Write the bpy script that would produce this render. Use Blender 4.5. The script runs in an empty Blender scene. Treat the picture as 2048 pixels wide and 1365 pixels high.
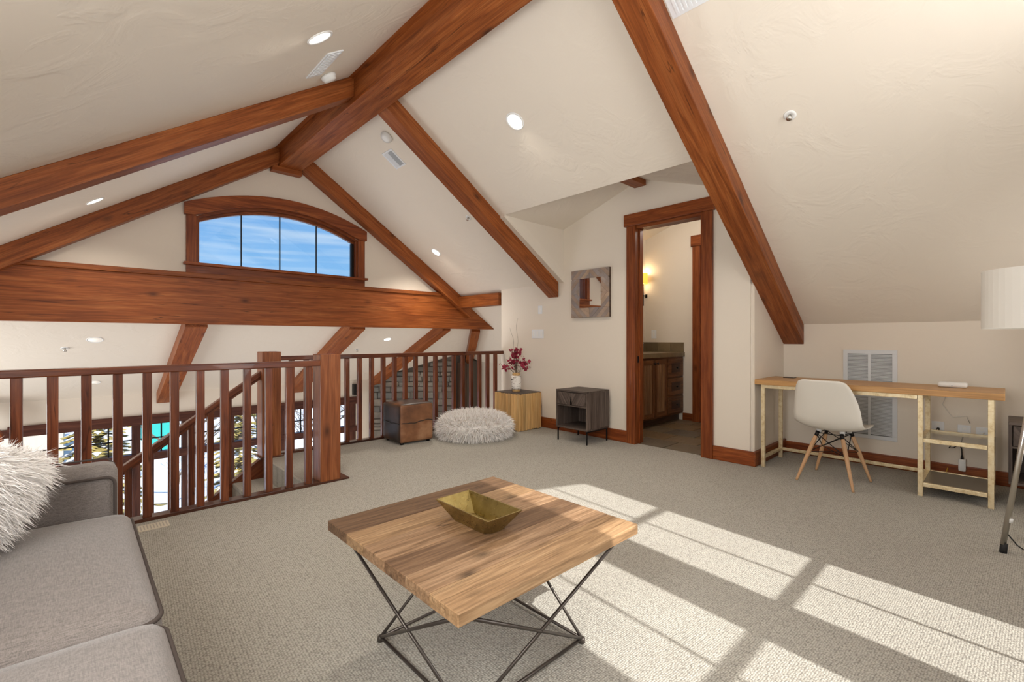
import bpy, bmesh, math, random
from mathutils import Vector, Matrix
random.seed(7)
PI = math.pi
S = bpy.context.scene
C = S.collection

# ------------------------------------------------------------------ camera
cam_d = bpy.data.cameras.new('camera'); cam = bpy.data.objects.new('camera', cam_d); C.objects.link(cam)
cam_d.sensor_width = 36; cam_d.lens = 930 / 2048 * 36; cam_d.clip_start = .02; cam_d.clip_end = 400
cam_d.shift_y = -4.5 / 2048
cam.location = (0, 0, 1.14); cam.rotation_euler = (PI / 2, 0, -math.radians(43.25))
S.camera = cam
# ------------------------------------------------------------------ view
S.view_settings.view_transform = 'Standard'; S.view_settings.look = 'None'
S.view_settings.gamma = 1; S.view_settings.use_curve_mapping = False
S.view_settings.exposure = 0.58
# ------------------------------------------------------------------ world: blue sky with streaked cloud
wd = bpy.data.worlds.new('world'); S.world = wd; wd.use_nodes = True
nt = wd.node_tree; nt.nodes.clear()
def wn(t, **k):
    n = nt.nodes.new(t)
    for a, b in k.items(): setattr(n, a, b)
    return n
tc = wn('ShaderNodeTexCoord'); sep = wn('ShaderNodeSeparateXYZ'); nt.links.new(tc.outputs['Generated'], sep.inputs[0])
rp = wn('ShaderNodeValToRGB'); nt.links.new(sep.outputs['Z'], rp.inputs[0])
rp.color_ramp.elements[0].position = 0.0; rp.color_ramp.elements[0].color = (.50, .74, .96, 1)
rp.color_ramp.elements[1].position = .45; rp.color_ramp.elements[1].color = (.09, .28, .72, 1)
e = rp.color_ramp.elements.new(.14); e.color = (.24, .52, .90, 1)
mp = wn('ShaderNodeMapping'); mp.inputs['Scale'].default_value = (2.2, 2.2, 34); mp.inputs['Rotation'].default_value = (.05, .03, 0)
nt.links.new(tc.outputs['Generated'], mp.inputs[0])
nz = wn('ShaderNodeTexNoise'); nz.inputs['Scale'].default_value = 2.6; nz.inputs['Detail'].default_value = 5; nt.links.new(mp.outputs[0], nz.inputs[0])
cr = wn('ShaderNodeValToRGB'); cr.color_ramp.elements[0].position = .42; cr.color_ramp.elements[1].position = .75
cr.color_ramp.elements[1].color = (.5, .5, .5, 1); nt.links.new(nz.outputs[0], cr.inputs[0])
mx = wn('ShaderNodeMixRGB'); nt.links.new(cr.outputs[0], mx.inputs[0]); nt.links.new(rp.outputs[0], mx.inputs[1]); mx.inputs[2].default_value = (.74, .86, .97, 1)
bg = wn('ShaderNodeBackground'); nt.links.new(mx.outputs[0], bg.inputs[0]); bg.inputs[1].default_value = .72
wo = wn('ShaderNodeOutputWorld'); nt.links.new(bg.outputs[0], wo.inputs[0])
# ------------------------------------------------------------------ sun
sd = bpy.data.lights.new('sun', 'SUN'); sd.energy = 4.1; sd.angle = math.radians(.55); sd.color = (1, .97, .93)
so = bpy.data.objects.new('sun', sd); C.objects.link(so)
so.rotation_euler = Vector((.09, 1, -.865)).to_track_quat('-Z', 'Y').to_euler()
so.location = (0, -6, 8)
# ------------------------------------------------------------------ added unseen area fills, some where the walls have no window
def area(loc, d, sx, sy, power, col):
    a = bpy.data.lights.new('fill_light', 'AREA'); a.shape = 'RECTANGLE'; a.size = sx; a.size_y = sy; a.energy = power; a.color = col
    o = bpy.data.objects.new('fill_light', a); C.objects.link(o); o.location = loc
    o.rotation_euler = Vector(d).to_track_quat('-Z', 'Z').to_euler(); return o
FILL_TINT = (.93, .96, 1.0)
area((1.9, -.86, 1.75), (-.5, 1, .55), 1.5, 2.2, 42, (1, .98, .95))  # soft fill just inside the arched back windows
area((4.0, -.86, 1.0), (-.45, 1, .35), 1.5, 1.1, 9, (1, .98, .95))  # added fill; the back wall has no window here
area((-.57, .6, 1.3), (1, .35, .0), 1.9, .75, 58, (1, .985, .96))  # added side fill in front of the left wall opening
area((-2.27, 6.9, -.6), (1, -.35, .3), 2.6, 1.8, 60, (1, .97, .93))  # added fill at the open gap in the great-room left wall
area((2.6, 5.9, -2.6), (0, .0, 1), 5.5, 4.0, 60, (1, .96, .92))  # added upward fill just above the great-room floor

# ------------------------------------------------------------------ materials
MATS = {}
def mat(name, col=(.5, .5, .5), rough=.5, metal=0.0, **k):
    if name in MATS: return MATS[name]
    m = bpy.data.materials.new(name); m.use_nodes = True; MATS[name] = m
    b = m.node_tree.nodes['Principled BSDF']
    b.inputs['Base Color'].default_value = (*col, 1); b.inputs['Roughness'].default_value = rough; b.inputs['Metallic'].default_value = metal
    for a, v in k.items(): b.inputs[a.replace('_', ' ')].default_value = v
    return m
def N(m, t, **k):
    n = m.node_tree.nodes.new(t)
    for a, b in k.items(): setattr(n, a, b)
    return n
def L(m, a, b): m.node_tree.links.new(a, b)
def coords(m, scale=(1, 1, 1), rnd=False, rot=(0, 0, 0)):
    t = N(m, 'ShaderNodeTexCoord'); mp = N(m, 'ShaderNodeMapping'); mp.inputs['Scale'].default_value = scale; mp.inputs['Rotation'].default_value = rot
    L(m, t.outputs['Object'], mp.inputs[0])
    if rnd:
        oi = N(m, 'ShaderNodeObjectInfo'); mu = N(m, 'ShaderNodeMath', operation='MULTIPLY'); mu.inputs[1].default_value = 37.0
        L(m, oi.outputs['Random'], mu.inputs[0]); L(m, mu.outputs[0], mp.inputs['Location'])
    return mp.outputs[0]
def ramp(m, src, stops):
    r = N(m, 'ShaderNodeValToRGB'); el = r.color_ramp.elements
    while len(el) < len(stops): el.new(.5)
    for e, (p, c) in zip(el, stops): e.position = p; e.color = (*c, 1)
    L(m, src, r.inputs[0]); return r.outputs[0]
def noise(m, vec, scale, detail=3, rough=.5, dist=0):
    n = N(m, 'ShaderNodeTexNoise'); n.inputs['Scale'].default_value = scale; n.inputs['Detail'].default_value = detail
    n.inputs['Roughness'].default_value = rough; n.inputs['Distortion'].default_value = dist; L(m, vec, n.inputs[0]); return n.outputs[0]
def bump(m, h, strength=.3, dist=.01):
    b = N(m, 'ShaderNodeBump'); b.inputs['Strength'].default_value = strength; b.inputs['Distance'].default_value = dist
    L(m, h, b.inputs['Height']); L(m, b.outputs[0], m.node_tree.nodes['Principled BSDF'].inputs['Normal']); return b
def base(m, src): L(m, src, m.node_tree.nodes['Principled BSDF'].inputs['Base Color'])
def mix(m, fac, a, b, mode='MIX'):
    x = N(m, 'ShaderNodeMixRGB', blend_type=mode)
    for i, v in ((0, fac), (1, a), (2, b)):
        if isinstance(v, (int, float)): x.inputs[i].default_value = v if i == 0 else (v, v, v, 1)
        elif isinstance(v, tuple): x.inputs[i].default_value = (*v, 1)
        else: L(m, v, x.inputs[i])
    return x.outputs[0]

def wood(name, dark, mid, light, knots=True, rough=.42, grain=1.0, coat=.0, var=.14):
    if name in MATS: return MATS[name]
    m = mat(name, mid, rough)
    v = coords(m, (1.3 * grain, 19 * grain, 19 * grain), True)
    n1 = noise(m, v, 1.3, 5, .6, .8); c = ramp(m, n1, [(.3, dark), (.5, mid), (.72, light)])
    v2 = coords(m, (.9, 1.6, 1.6), True); n3 = noise(m, v2, 1.1, 2)
    c = mix(m, ramp(m, n3, [(.35, (0, 0, 0)), (.75, (.45, .45, .45))]), c, dark)
    fine = noise(m, coords(m, (4 * grain, 130, 130), True), 1.0, 3)
    c = mix(m, ramp(m, fine, [(.34, (.45, .45, .45)), (.6, (0, 0, 0))]), c, tuple(x * .6 for x in dark))
    if knots:
        vo = N(m, 'ShaderNodeTexVoronoi'); vo.inputs['Scale'].default_value = 1.0
        kg = 1.9 if grain > 1.5 else 1.25; dn = coords(m, (1.7 * kg, 3.6 * kg, 3.6 * kg), True); L(m, dn, vo.inputs[0])
        k = ramp(m, vo.outputs['Distance'], [(.03, (.85, .85, .85)), (.10, (.35, .35, .35)), (.17, (0, 0, 0))])
        c = mix(m, k, c, tuple(x * .3 for x in dark))
    if knots:
        cn_ = noise(m, coords(m, (.8, 15, 15), True), 1.0, 2, .5, .3); ck = ramp(m, cn_, [(.595, (0, 0, 0)), (.603, (.8, .8, .8)), (.611, (0, 0, 0))])
        mk = ramp(m, noise(m, coords(m, (1.1, 2.5, 2.5), True), 1.0, 1), [(.5, (0, 0, 0)), (.56, (1, 1, 1))]); c = mix(m, mix(m, 1.0, ck, mk, 'MULTIPLY'), c, tuple(x * .15 for x in dark))
    oi = N(m, 'ShaderNodeObjectInfo'); hsv = N(m, 'ShaderNodeHueSaturation'); mr = N(m, 'ShaderNodeMapRange')
    mr.inputs[3].default_value = 1 - var; mr.inputs[4].default_value = 1 + var; L(m, oi.outputs['Random'], mr.inputs[0])
    L(m, mr.outputs[0], hsv.inputs['Value']); L(m, c, hsv.inputs['Color']); base(m, hsv.outputs[0])
    bump(m, fine, .12, .004); m.node_tree.nodes['Principled BSDF'].inputs['Specular IOR Level'].default_value = .3; m.node_tree.nodes['Principled BSDF'].inputs['Coat Weight'].default_value = coat
    return m
BEAM = wood('beam_timber', (.17, .040, .008), (.33, .090, .018), (.46, .155, .042), True, .45)
RAIL = wood('rail_timber', (.075, .017, .007), (.17, .044, .015), (.28, .088, .032), True, .3, coat=.25)
RAILD = wood('dark_rail_timber', (.035, .012, .007), (.085, .026, .012), (.14, .05, .022), False, .32, coat=.3)
NEWEL = wood('newel_timber', (.14, .036, .011), (.27, .085, .026), (.40, .15, .055), True, .36, coat=.1)
TRIM = wood('trim_timber', (.13, .026, .005), (.27, .066, .014), (.41, .125, .031), True, .42, coat=.05)
WINW = wood('window_timber', (.045, .014, .009), (.10, .032, .020), (.17, .06, .036), False, .45)
TABLEW = wood('reclaimed_plank', (.14, .078, .038), (.28, .168, .092), (.40, .262, .155), True, .55, 2.0, var=.28)
TABLEV = [TABLEW, wood('reclaimed_plank_dark', (.085, .045, .022), (.19, .108, .058), (.29, .178, .10), True, .6, 2.0, var=.1), wood('reclaimed_plank_gold', (.20, .115, .055), (.37, .225, .115), (.50, .33, .18), True, .5, 2.0, var=.1)]
EDGEW = wood('plank_edge', (.24, .12, .05), (.40, .22, .10), (.52, .31, .16), False, .5)
DESKW = wood('desk_oak', (.42, .22, .08), (.56, .31, .12), (.66, .39, .17), False, .4)
TEAK = wood('pale_teak', (.50, .28, .10), (.68, .43, .18), (.80, .56, .28), False, .55, var=.24)
GREYW = wood('grey_walnut', (.05, .035, .028), (.115, .085, .07), (.19, .145, .12), False, .5)
DKW = wood('dark_walnut', (.035, .018, .011), (.085, .046, .028), (.14, .08, .05), False, .45)
CABW = wood('vanity_alder', (.08, .032, .013), (.19, .08, .03), (.30, .13, .05), True, .42)
BEECH = wood('beech_dowel', (.55, .32, .16), (.66, .40, .22), (.74, .48, .28), False, .45)
BARKB = wood('tree_bark', (.10, .075, .055), (.24, .18, .13), (.36, .28, .21), False, .9)

def plaster(name, col, b=.25, sc=5.0):
    m = mat(name, col, .62); v = coords(m, (1, 1, 1))
    n1 = noise(m, v, sc, 4, .55, 1.2); n2 = noise(m, v, .5, 2)
    base(m, mix(m, ramp(m, n2, [(.3, (0, 0, 0)), (.7, (.5, .5, .5))]), col, tuple(x * .965 for x in col)))
    bump(m, ramp(m, n1, [(.45, (0, 0, 0)), (.62, (1, 1, 1))]), b, .006); return m
WALL = plaster('wall_plaster', (.77, .695, .595), .1)
CEIL = plaster('ceiling_plaster', (.78, .705, .605), .35, 3.2)
# carpet: loop rows
CARPET = mat('loop_carpet', (.4, .36, .3), .95)
_v = coords(CARPET, (1, 1.25, 1), rot=(0, 0, math.radians(3)))
_vo = N(CARPET, 'ShaderNodeTexVoronoi'); _vo.inputs['Scale'].default_value = 105; _vo.inputs['Randomness'].default_value = .45; L(CARPET, _v, _vo.inputs[0])
_c = ramp(CARPET, _vo.outputs['Distance'], [(.15, (.53, .51, .44)), (.5, (.375, .355, .305)), (.75, (.20, .185, .155))])
_n = noise(CARPET, coords(CARPET), 1.6, 3)
_c = mix(CARPET, ramp(CARPET, _n, [(.35, (0, 0, 0)), (.7, (.16, .16, .16))]), _c, (.28, .25, .21)); base(CARPET, _c)
_b = bump(CARPET, _vo.outputs['Distance'], .7, .006); _b.invert = True
CARPET.node_tree.nodes['Principled BSDF'].inputs['Sheen Weight'].default_value = .1

def fabric(name, col, sc=420):
    m = mat(name, col, .92); v = coords(m, (1, 1, 1), False)
    w1 = noise(m, coords(m, (sc * .1, sc, sc)), 1, 2); w2 = noise(m, coords(m, (sc, sc * .1, sc)), 1, 2)
    w = mix(m, .5, w1, w2); base(m, ramp(m, w, [(.36, tuple(x * .66 for x in col)), (.62, tuple(min(1, x * 1.22) for x in col))]))
    bump(m, w, .25, .002); m.node_tree.nodes['Principled BSDF'].inputs['Sheen Weight'].default_value = .25; return m
SOFA = fabric('grey_linen', (.185, .160, .145)); PIPE = mat('sofa_piping', (.06, .045, .038), .9)
WHITEM = mat('white_paint', (.82, .82, .80), .4); WHITEP = mat('white_plastic', (.78, .80, .82), .35)
SHELL = mat('shell_plastic', (.80, .765, .69), .38); BLACK = mat('black_metal', (.016, .014, .014), .4, .6); RUB = mat('black_rubber', (.012, .012, .012), .7)
IRON = mat('dark_iron', (.095, .08, .07), .42, .75); CHROME = mat('brushed_nickel', (.66, .63, .58), .28, 1)
SHADE = mat('linen_shade', (.86, .84, .78), .85); CORDW = mat('white_cord', (.75, .72, .66), .5); CORDY = mat('yellow_cord', (.62, .36, .03), .5)
GOLD = mat('champagne_leaf', (.66, .52, .30), .42, .55)
base(GOLD, ramp(GOLD, noise(GOLD, coords(GOLD, (14, 14, 14), True), 2, 4, .7), [(.3, (.55, .40, .20)), (.48, (.74, .61, .38)), (.7, (.83, .73, .52))]))
BRASS = mat('aged_brass', (.36, .27, .10), .3, .95)
base(BRASS, ramp(BRASS, noise(BRASS, coords(BRASS, (9, 9, 9)), 2, 4, .6), [(.3, (.27, .20, .07)), (.5, (.34, .26, .095)), (.72, (.42, .33, .13))]))
L(BRASS, ramp(BRASS, noise(BRASS, coords(BRASS, (30, 30, 30)), 2, 3), [(.3, (.22,) * 3), (.7, (.42,) * 3)]), BRASS.node_tree.nodes['Principled BSDF'].inputs['Roughness'])
MIRROR = mat('mirror_silver', (.93, .93, .92), .02, 1)
SNOW = mat('snow', (.86, .88, .92), .8); TEAL = mat('teal_siding', (.02, .42, .36), .7); TAN = mat('tan_siding', (.62, .50, .38), .8)
STUCCO = mat('grout', (.10, .085, .07), .9)
FURW = mat('white_fur', (.93, .90, .87), .85); FURG = mat('grey_tipped_fur', (.62, .53, .46), .85)
NEEDLE = mat('pine_needles', (.20, .17, .045), .8)
base(NEEDLE, ramp(NEEDLE, noise(NEEDLE, coords(NEEDLE), 3.0, 3), [(.35, (.16, .14, .04)), (.6, (.55, .42, .13))]))
FLOWER = mat('crimson_petals', (.33, .018, .05), .6); BARK = mat('birch_bark', (.78, .74, .68), .7)
base(BARK, ramp(BARK, noise(BARK, coords(BARK, (9, 9, 34)), 2.0, 3, .6), [(.36, (.04, .03, .03)), (.41, (.55, .48, .4)), (.46, (.84, .80, .74))]))
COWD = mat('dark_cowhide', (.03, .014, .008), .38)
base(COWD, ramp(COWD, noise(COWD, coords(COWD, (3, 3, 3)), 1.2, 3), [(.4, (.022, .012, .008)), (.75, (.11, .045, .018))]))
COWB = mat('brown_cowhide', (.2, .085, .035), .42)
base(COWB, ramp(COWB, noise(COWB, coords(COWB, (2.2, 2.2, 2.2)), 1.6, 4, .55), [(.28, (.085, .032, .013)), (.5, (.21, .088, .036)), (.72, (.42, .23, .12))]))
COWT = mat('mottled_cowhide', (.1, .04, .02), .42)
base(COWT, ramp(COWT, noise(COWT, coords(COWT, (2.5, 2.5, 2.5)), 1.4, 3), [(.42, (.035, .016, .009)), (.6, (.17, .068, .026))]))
for _m in (COWD, COWB, COWT): bump(_m, noise(_m, coords(_m, (25, 140, 140)), 2, 2), .2, .003)
def glass():
    m = bpy.data.materials.new('window_glass'); m.use_nodes = True; n = m.node_tree; n.nodes.clear()
    t = n.nodes.new('ShaderNodeBsdfTransparent'); g = n.nodes.new('ShaderNodeBsdfGlossy'); g.inputs['Roughness'].default_value = .02
    lw = n.nodes.new('ShaderNodeLayerWeight'); pw = n.nodes.new('ShaderNodeMath'); pw.operation = 'POWER'; pw.inputs[1].default_value = 4; f = n.nodes.new('ShaderNodeMath'); f.operation = 'MULTIPLY_ADD'; f.inputs[1].default_value = .5; f.inputs[2].default_value = .03; n.links.new(lw.outputs['Facing'], pw.inputs[0]); n.links.new(pw.outputs[0], f.inputs[0]); x = n.nodes.new('ShaderNodeMixShader'); o = n.nodes.new('ShaderNodeOutputMaterial')
    t.inputs[0].default_value = (.97, .98, .98, 1)
    n.links.new(f.outputs[0], x.inputs[0]); n.links.new(t.outputs[0], x.inputs[1]); n.links.new(g.outputs[0], x.inputs[2]); n.links.new(x.outputs[0], o.inputs[0]); return m
GLASS = glass(); SHELFG = GLASS
def emit(name, col, s):
    m = mat(name, col, .5); b = m.node_tree.nodes['Principled BSDF']; b.inputs['Emission Color'].default_value = (*col, 1); b.inputs['Emission Strength'].default_value = s; return m
LENS = emit('lamp_lens', (1, .92, .80), 1.3); LENSD = emit('dim_lamp_lens', (.9, .84, .76), .25); SCON = emit('amber_shade', (1, .58, .08), .62)
def pieces(name, stops, rough=.75, rel=4, strength=.5):
    """colour varies from piece to piece (object random) and within a piece"""
    m = mat(name, stops[0][1], rough); oi = N(m, 'ShaderNodeObjectInfo'); c = ramp(m, oi.outputs['Random'], stops)
    n = noise(m, coords(m, (1, 1, 1), True), rel, 5, .6); c = mix(m, ramp(m, n, [(.35, (.0,) * 3), (.7, (.65,) * 3)]), c, tuple(x * .45 for x in stops[1][1]))
    base(m, c); bump(m, n, strength, .02); return m
STONE = pieces('field_stone', [(0, (.11, .10, .085)), (.3, (.20, .18, .155)), (.6, (.27, .235, .19)), (1, (.14, .15, .145))], .8, 5, .8)
SLATE = pieces('slate_tile', [(0, (.13, .09, .055)), (.4, (.24, .15, .07)), (.7, (.11, .10, .085)), (1, (.26, .18, .09))], .5, 7, .6)
CTILE = pieces('counter_tile', [(0, (.20, .14, .075)), (.5, (.27, .195, .105)), (1, (.16, .12, .07))], .35, 7, .2)
HERR = pieces('weathered_strip', [(0, (.30, .22, .18)), (.3, (.48, .34, .24)), (.6, (.25, .22, .22)), (1, (.42, .35, .31))], .65, 9, .3)

# ------------------------------------------------------------------ builders
WM = {}
def put(o, M, parent):
    C.objects.link(o)
    if parent is not None:
        o.parent = parent; o.matrix_basis = WM[parent.name].inverted() @ M
    else: o.matrix_basis = M
    WM[o.name] = M; return o
def frame(axis='x', origin=(0, 0, 0), d=None, up=(0, 0, 1)):
    if d is None: d = {'x': (1, 0, 0), 'y': (0, 1, 0), 'z': (0, 0, 1)}[axis]
    x = Vector(d).normalized(); up = Vector(up)
    if abs(x.dot(up.normalized())) > .99: up = Vector((0, 1, 0))
    y = up.cross(x).normalized(); z = x.cross(y)
    M = Matrix((x, y, z)).transposed().to_4x4(); M.translation = Vector(origin); return M
def obj(name, vs, fs, m, parent=None, F=None, bevel=0, smooth=False, seg=2):
    vs = [Vector(v) for v in vs]
    if F is None:
        F = Matrix.Translation((sum(v.x for v in vs) / len(vs), sum(v.y for v in vs) / len(vs), min(v.z for v in vs)))
    else:
        F = F.copy()
        if F.translation.length < 1e-9: F.translation = vs[0]
    I = F.inverted(); me = bpy.data.meshes.new(name); me.from_pydata([I @ v for v in vs], [], fs)
    bm = bmesh.new(); bm.from_mesh(me); bmesh.ops.recalc_face_normals(bm, faces=bm.faces)
    if bevel: bmesh.ops.bevel(bm, geom=bm.edges[:], offset=bevel, segments=seg, affect='EDGES', profile=.6, clamp_overlap=True)
    bm.to_mesh(me); bm.free()
    if smooth:
        for p in me.polygons: p.use_smooth = True
    if isinstance(m, (list, tuple)):
        for k in m: me.materials.append(k)
    else: me.materials.append(m)
    return put(bpy.data.objects.new(name, me), F, parent)
BOXF = [(0, 1, 3, 2), (4, 6, 7, 5), (0, 4, 5, 1), (2, 3, 7, 6), (0, 2, 6, 4), (1, 5, 7, 3)]
def bv(x, y, z): return [(a, b, c) for a in x for b in y for c in z]
def box(name, x, y, z, m, parent=None, bevel=0, grain=None, **k):
    F = None
    if grain: F = frame(grain, ((x[0] + x[1]) / 2, (y[0] + y[1]) / 2, z[0]))
    return obj(name, bv(x, y, z), BOXF, m, parent, F, bevel, **k)
def prism(name, poly, ext, m, parent=None, F=None, bevel=0, **k):
    """planar polygon of 3D points extruded by the vector ext"""
    n = len(poly); e = Vector(ext); vs = [Vector(p) for p in poly] + [Vector(p) + e for p in poly]
    fs = [tuple(range(n)), tuple(range(2 * n - 1, n - 1, -1))] + [(i, (i + 1) % n, n + (i + 1) % n, n + i) for i in range(n)]
    return obj(name, vs, fs, m, parent, F, bevel, **k)
def merge(parts):
    vs, fs = [], []
    for v, f in parts:
        o = len(vs); vs += v; fs += [tuple(i + o for i in q) for q in f]
    return vs, fs
def prism_vf(poly, ext):
    n = len(poly); e = Vector(ext); vs = [Vector(p) for p in poly] + [Vector(p) + e for p in poly]
    return vs, [tuple(range(n)), tuple(range(2 * n - 1, n - 1, -1))] + [(i, (i + 1) % n, n + (i + 1) % n, n + i) for i in range(n)]
def bar(name, p0, p1, w, h, m, parent=None, bevel=.002, up=(0, 0, 1)):
    p0 = Vector(p0); p1 = Vector(p1); F = frame(origin=p0, d=p1 - p0, up=up); Ln = (p1 - p0).length
    vs = [F @ Vector(v) for v in bv((0, Ln), (-w / 2, w / 2), (-h / 2, h / 2))]
    return obj(name, vs, BOXF, m, parent, F, bevel)
def tube_vf(pts, r, n=8, cyc=False):
    pts = [Vector(p) for p in pts]; vs = []; fs = []; prev = None; K = len(pts)
    for i, p in enumerate(pts):
        a = pts[(i - 1) % K] if (i or cyc) else p; b = pts[(i + 1) % K] if (i < K - 1 or cyc) else p
        t = (b - a).normalized() if (b - a).length > 1e-9 else Vector((0, 0, 1))
        if prev is None: u = t.orthogonal().normalized()
        else: u = (prev - t * prev.dot(t)).normalized()
        prev = u; w = t.cross(u); rr = r[i] if isinstance(r, (list, tuple)) else r
        vs += [p + (u * math.cos(2 * PI * k / n) + w * math.sin(2 * PI * k / n)) * rr for k in range(n)]
    for i in range(K if cyc else K - 1):
        j = (i + 1) % K
        fs += [(i * n + k, i * n + (k + 1) % n, j * n + (k + 1) % n, j * n + k) for k in range(n)]
    if not cyc: fs += [tuple(range(n - 1, -1, -1)), tuple((K - 1) * n + k for k in range(n))]
    return vs, fs
def tube(name, pts, r, m, parent=None, n=8, cyc=False, F=None):
    v, f = tube_vf(pts, r, n, cyc); return obj(name, v, f, m, parent, F, smooth=True)
def lathe_vf(prof, c, n=24, M=None):
    vs = []; fs = []; c = Vector(c); K = len(prof)
    for r, z in prof: vs += [Vector((r * math.cos(2 * PI * k / n), r * math.sin(2 * PI * k / n), z)) for k in range(n)]
    for i in range(K - 1): fs += [(i * n + k, i * n + (k + 1) % n, (i + 1) * n + (k + 1) % n, (i + 1) * n + k) for k in range(n)]
    fs += [tuple(range(n - 1, -1, -1)), tuple((K - 1) * n + k for k in range(n))]
    if M is None: vs = [v + c for v in vs]
    else: vs = [c + M @ v for v in vs]
    return vs, fs
def lathe(name, prof, c, m, parent=None, n=24, M=None, smooth=True, F=None):
    v, f = lathe_vf(prof, c, n, M); return obj(name, v, f, m, parent, F, smooth=smooth)
def rbox_vf(c, half, r, n=10, top=0, side=0, M=None, sag=0):
    bm = bmesh.new(); bmesh.ops.create_cube(bm, size=2); bmesh.ops.subdivide_edges(bm, edges=bm.edges[:], cuts=n, use_grid_fill=True)
    hv = Vector(half); vs = []
    for v in bm.verts:
        p = Vector([math.copysign(abs(a) ** .75, a) for a in v.co]); q = Vector((p.x * hv.x, p.y * hv.y, p.z * hv.z))
        inn = Vector([max(-(h - r), min(h - r, a)) for a, h in zip(q, hv)]); d = q - inn
        w = inn + (d.normalized() * r if d.length > 1e-9 else d)
        a, b = p.x, p.y; f = (1 - a * a) * (1 - b * b)
        w.z += top * f * (1 if p.z > 0 else -sag) * abs(p.z)
        if side: w.x += math.copysign(side, p.x) * abs(p.x) ** 2 * (1 - b * b) * (1 - p.z ** 2); w.y += math.copysign(side, p.y) * abs(p.y) ** 2 * (1 - a * a) * (1 - p.z ** 2)
        vs.append(w)
    fs = [tuple(x.index for x in f.verts) for f in bm.faces]; bm.free(); c = Vector(c)
    vs = [c + (M @ v if M else v) for v in vs]; return vs, fs
def rbox(name, c, half, r, m, parent=None, n=10, top=0, side=0, M=None, sag=0):
    v, f = rbox_vf(c, half, r, n, top, side, M, sag); return obj(name, v, f, m, parent, smooth=True)
def thing(name, label, cat, loc, group=None, rz=0):
    o = bpy.data.objects.new(name, None); o.empty_display_size = .1; M = Matrix.Translation(loc) @ Matrix.Rotation(rz, 4, 'Z')
    put(o, M, None); tag(o, label, cat, group); return o
def tag(o, label, cat, group=None):
    o['label'] = label; o['category'] = cat
    if group: o['group'] = group
    return o
def st(o): o['kind'] = 'structure'; return o
def struct(name, loc=(0, 0, 0)):
    o = bpy.data.objects.new(name, None); put(o, Matrix.Translation(loc), None); return st(o)
def lab(o, s): o['label'] = s; return o
def copy_at(src, M, parent=None):
    c = src.copy()
    return put(c, M, parent)
def dup(root, M):
    r = copy_at(root, M)
    for ch in root.children:
        c = copy_at(ch, M @ ch.matrix_basis, r)
        for g in ch.children: copy_at(g, WM[c.name] @ g.matrix_basis, c)
    return r

# ================================================================== SHELL
SL = .667; RX, RZ = 1.9, 3.517; Y0, YG = -.9, 6.04; KX = 5.25
def zr(x): return RZ - SL * (x - RX)
def zl(x): return RZ - SL * (RX - x)
def zlow(y): return 1.508 - .44 * (y - 6.02)
T = .12
# floors
v, f = merge([prism_vf([(-.64, Y0, -.28), (4.46, Y0, -.28), (4.46, 3.76, -.28), (1.34, 3.76, -.28), (-.64, 3.76, -.28)], (0, 0, .28)),
              prism_vf([(1.34, 3.76, -.28), (4.46, 3.76, -.28), (4.46, 4.95, -.28), (1.34, 4.95, -.28)], (0, 0, .28)),
              prism_vf([(4.46, Y0, -.28), (KX, Y0, -.28), (KX, 1.56, -.28), (4.46, 1.56, -.28)], (0, 0, .28))])
st(obj('floor', v, f, CARPET, F=Matrix.Translation((0, 0, 0.0001))))
st(box('floor', (-2.3, 6.2), (3.7, 8.9), (-2.95, -2.75), wood('lower_floor_oak', (.2, .11, .05), (.32, .19, .1), (.42, .27, .15), False, .4)))
# main ceiling, right slope with the dormer opening, and left slope
def slab(pts, fz, t=.14): return prism_vf([(x, y, fz(x)) for x, y in pts], (0, 0, t))
v, f = merge([slab([(RX, Y0), (3.43, Y0), (3.43, 6.04), (RX, 6.04)], zr),
              slab([(3.43, Y0), (KX + .1, Y0), (KX + .1, 1.57), (3.43, 1.57)], zr),
              slab([(3.43, 3.76), (4.47, 3.76), (4.47, 6.04), (3.43, 6.04)], zr),
              slab([(4.47, 4.95), (6.25, 4.95), (6.25, 6.04), (4.47, 6.04)], zr),
              slab([(4.9, 6.04), (6.25, 6.04), (6.25, 8.06)], zr),
              slab([(RX, Y0), (RX, 6.04), (-2.3, 6.04), (-2.3, Y0)], zl)])
st(obj('ceiling', v, f, CEIL, F=Matrix.Translation((0, 0, .0001))))
v, f = prism_vf([(-2.3, 6.2, zlow(6.2)), (5.02, 6.2, zlow(6.2)), (6.25, 8.06, zlow(8.06)), (6.25, 8.95, zlow(8.95)), (-2.3, 8.95, zlow(8.95))], (0, 0, .18))
st(obj('ceiling', v, f, CEIL, F=Matrix.Translation((0, 0, .0001))))
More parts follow.
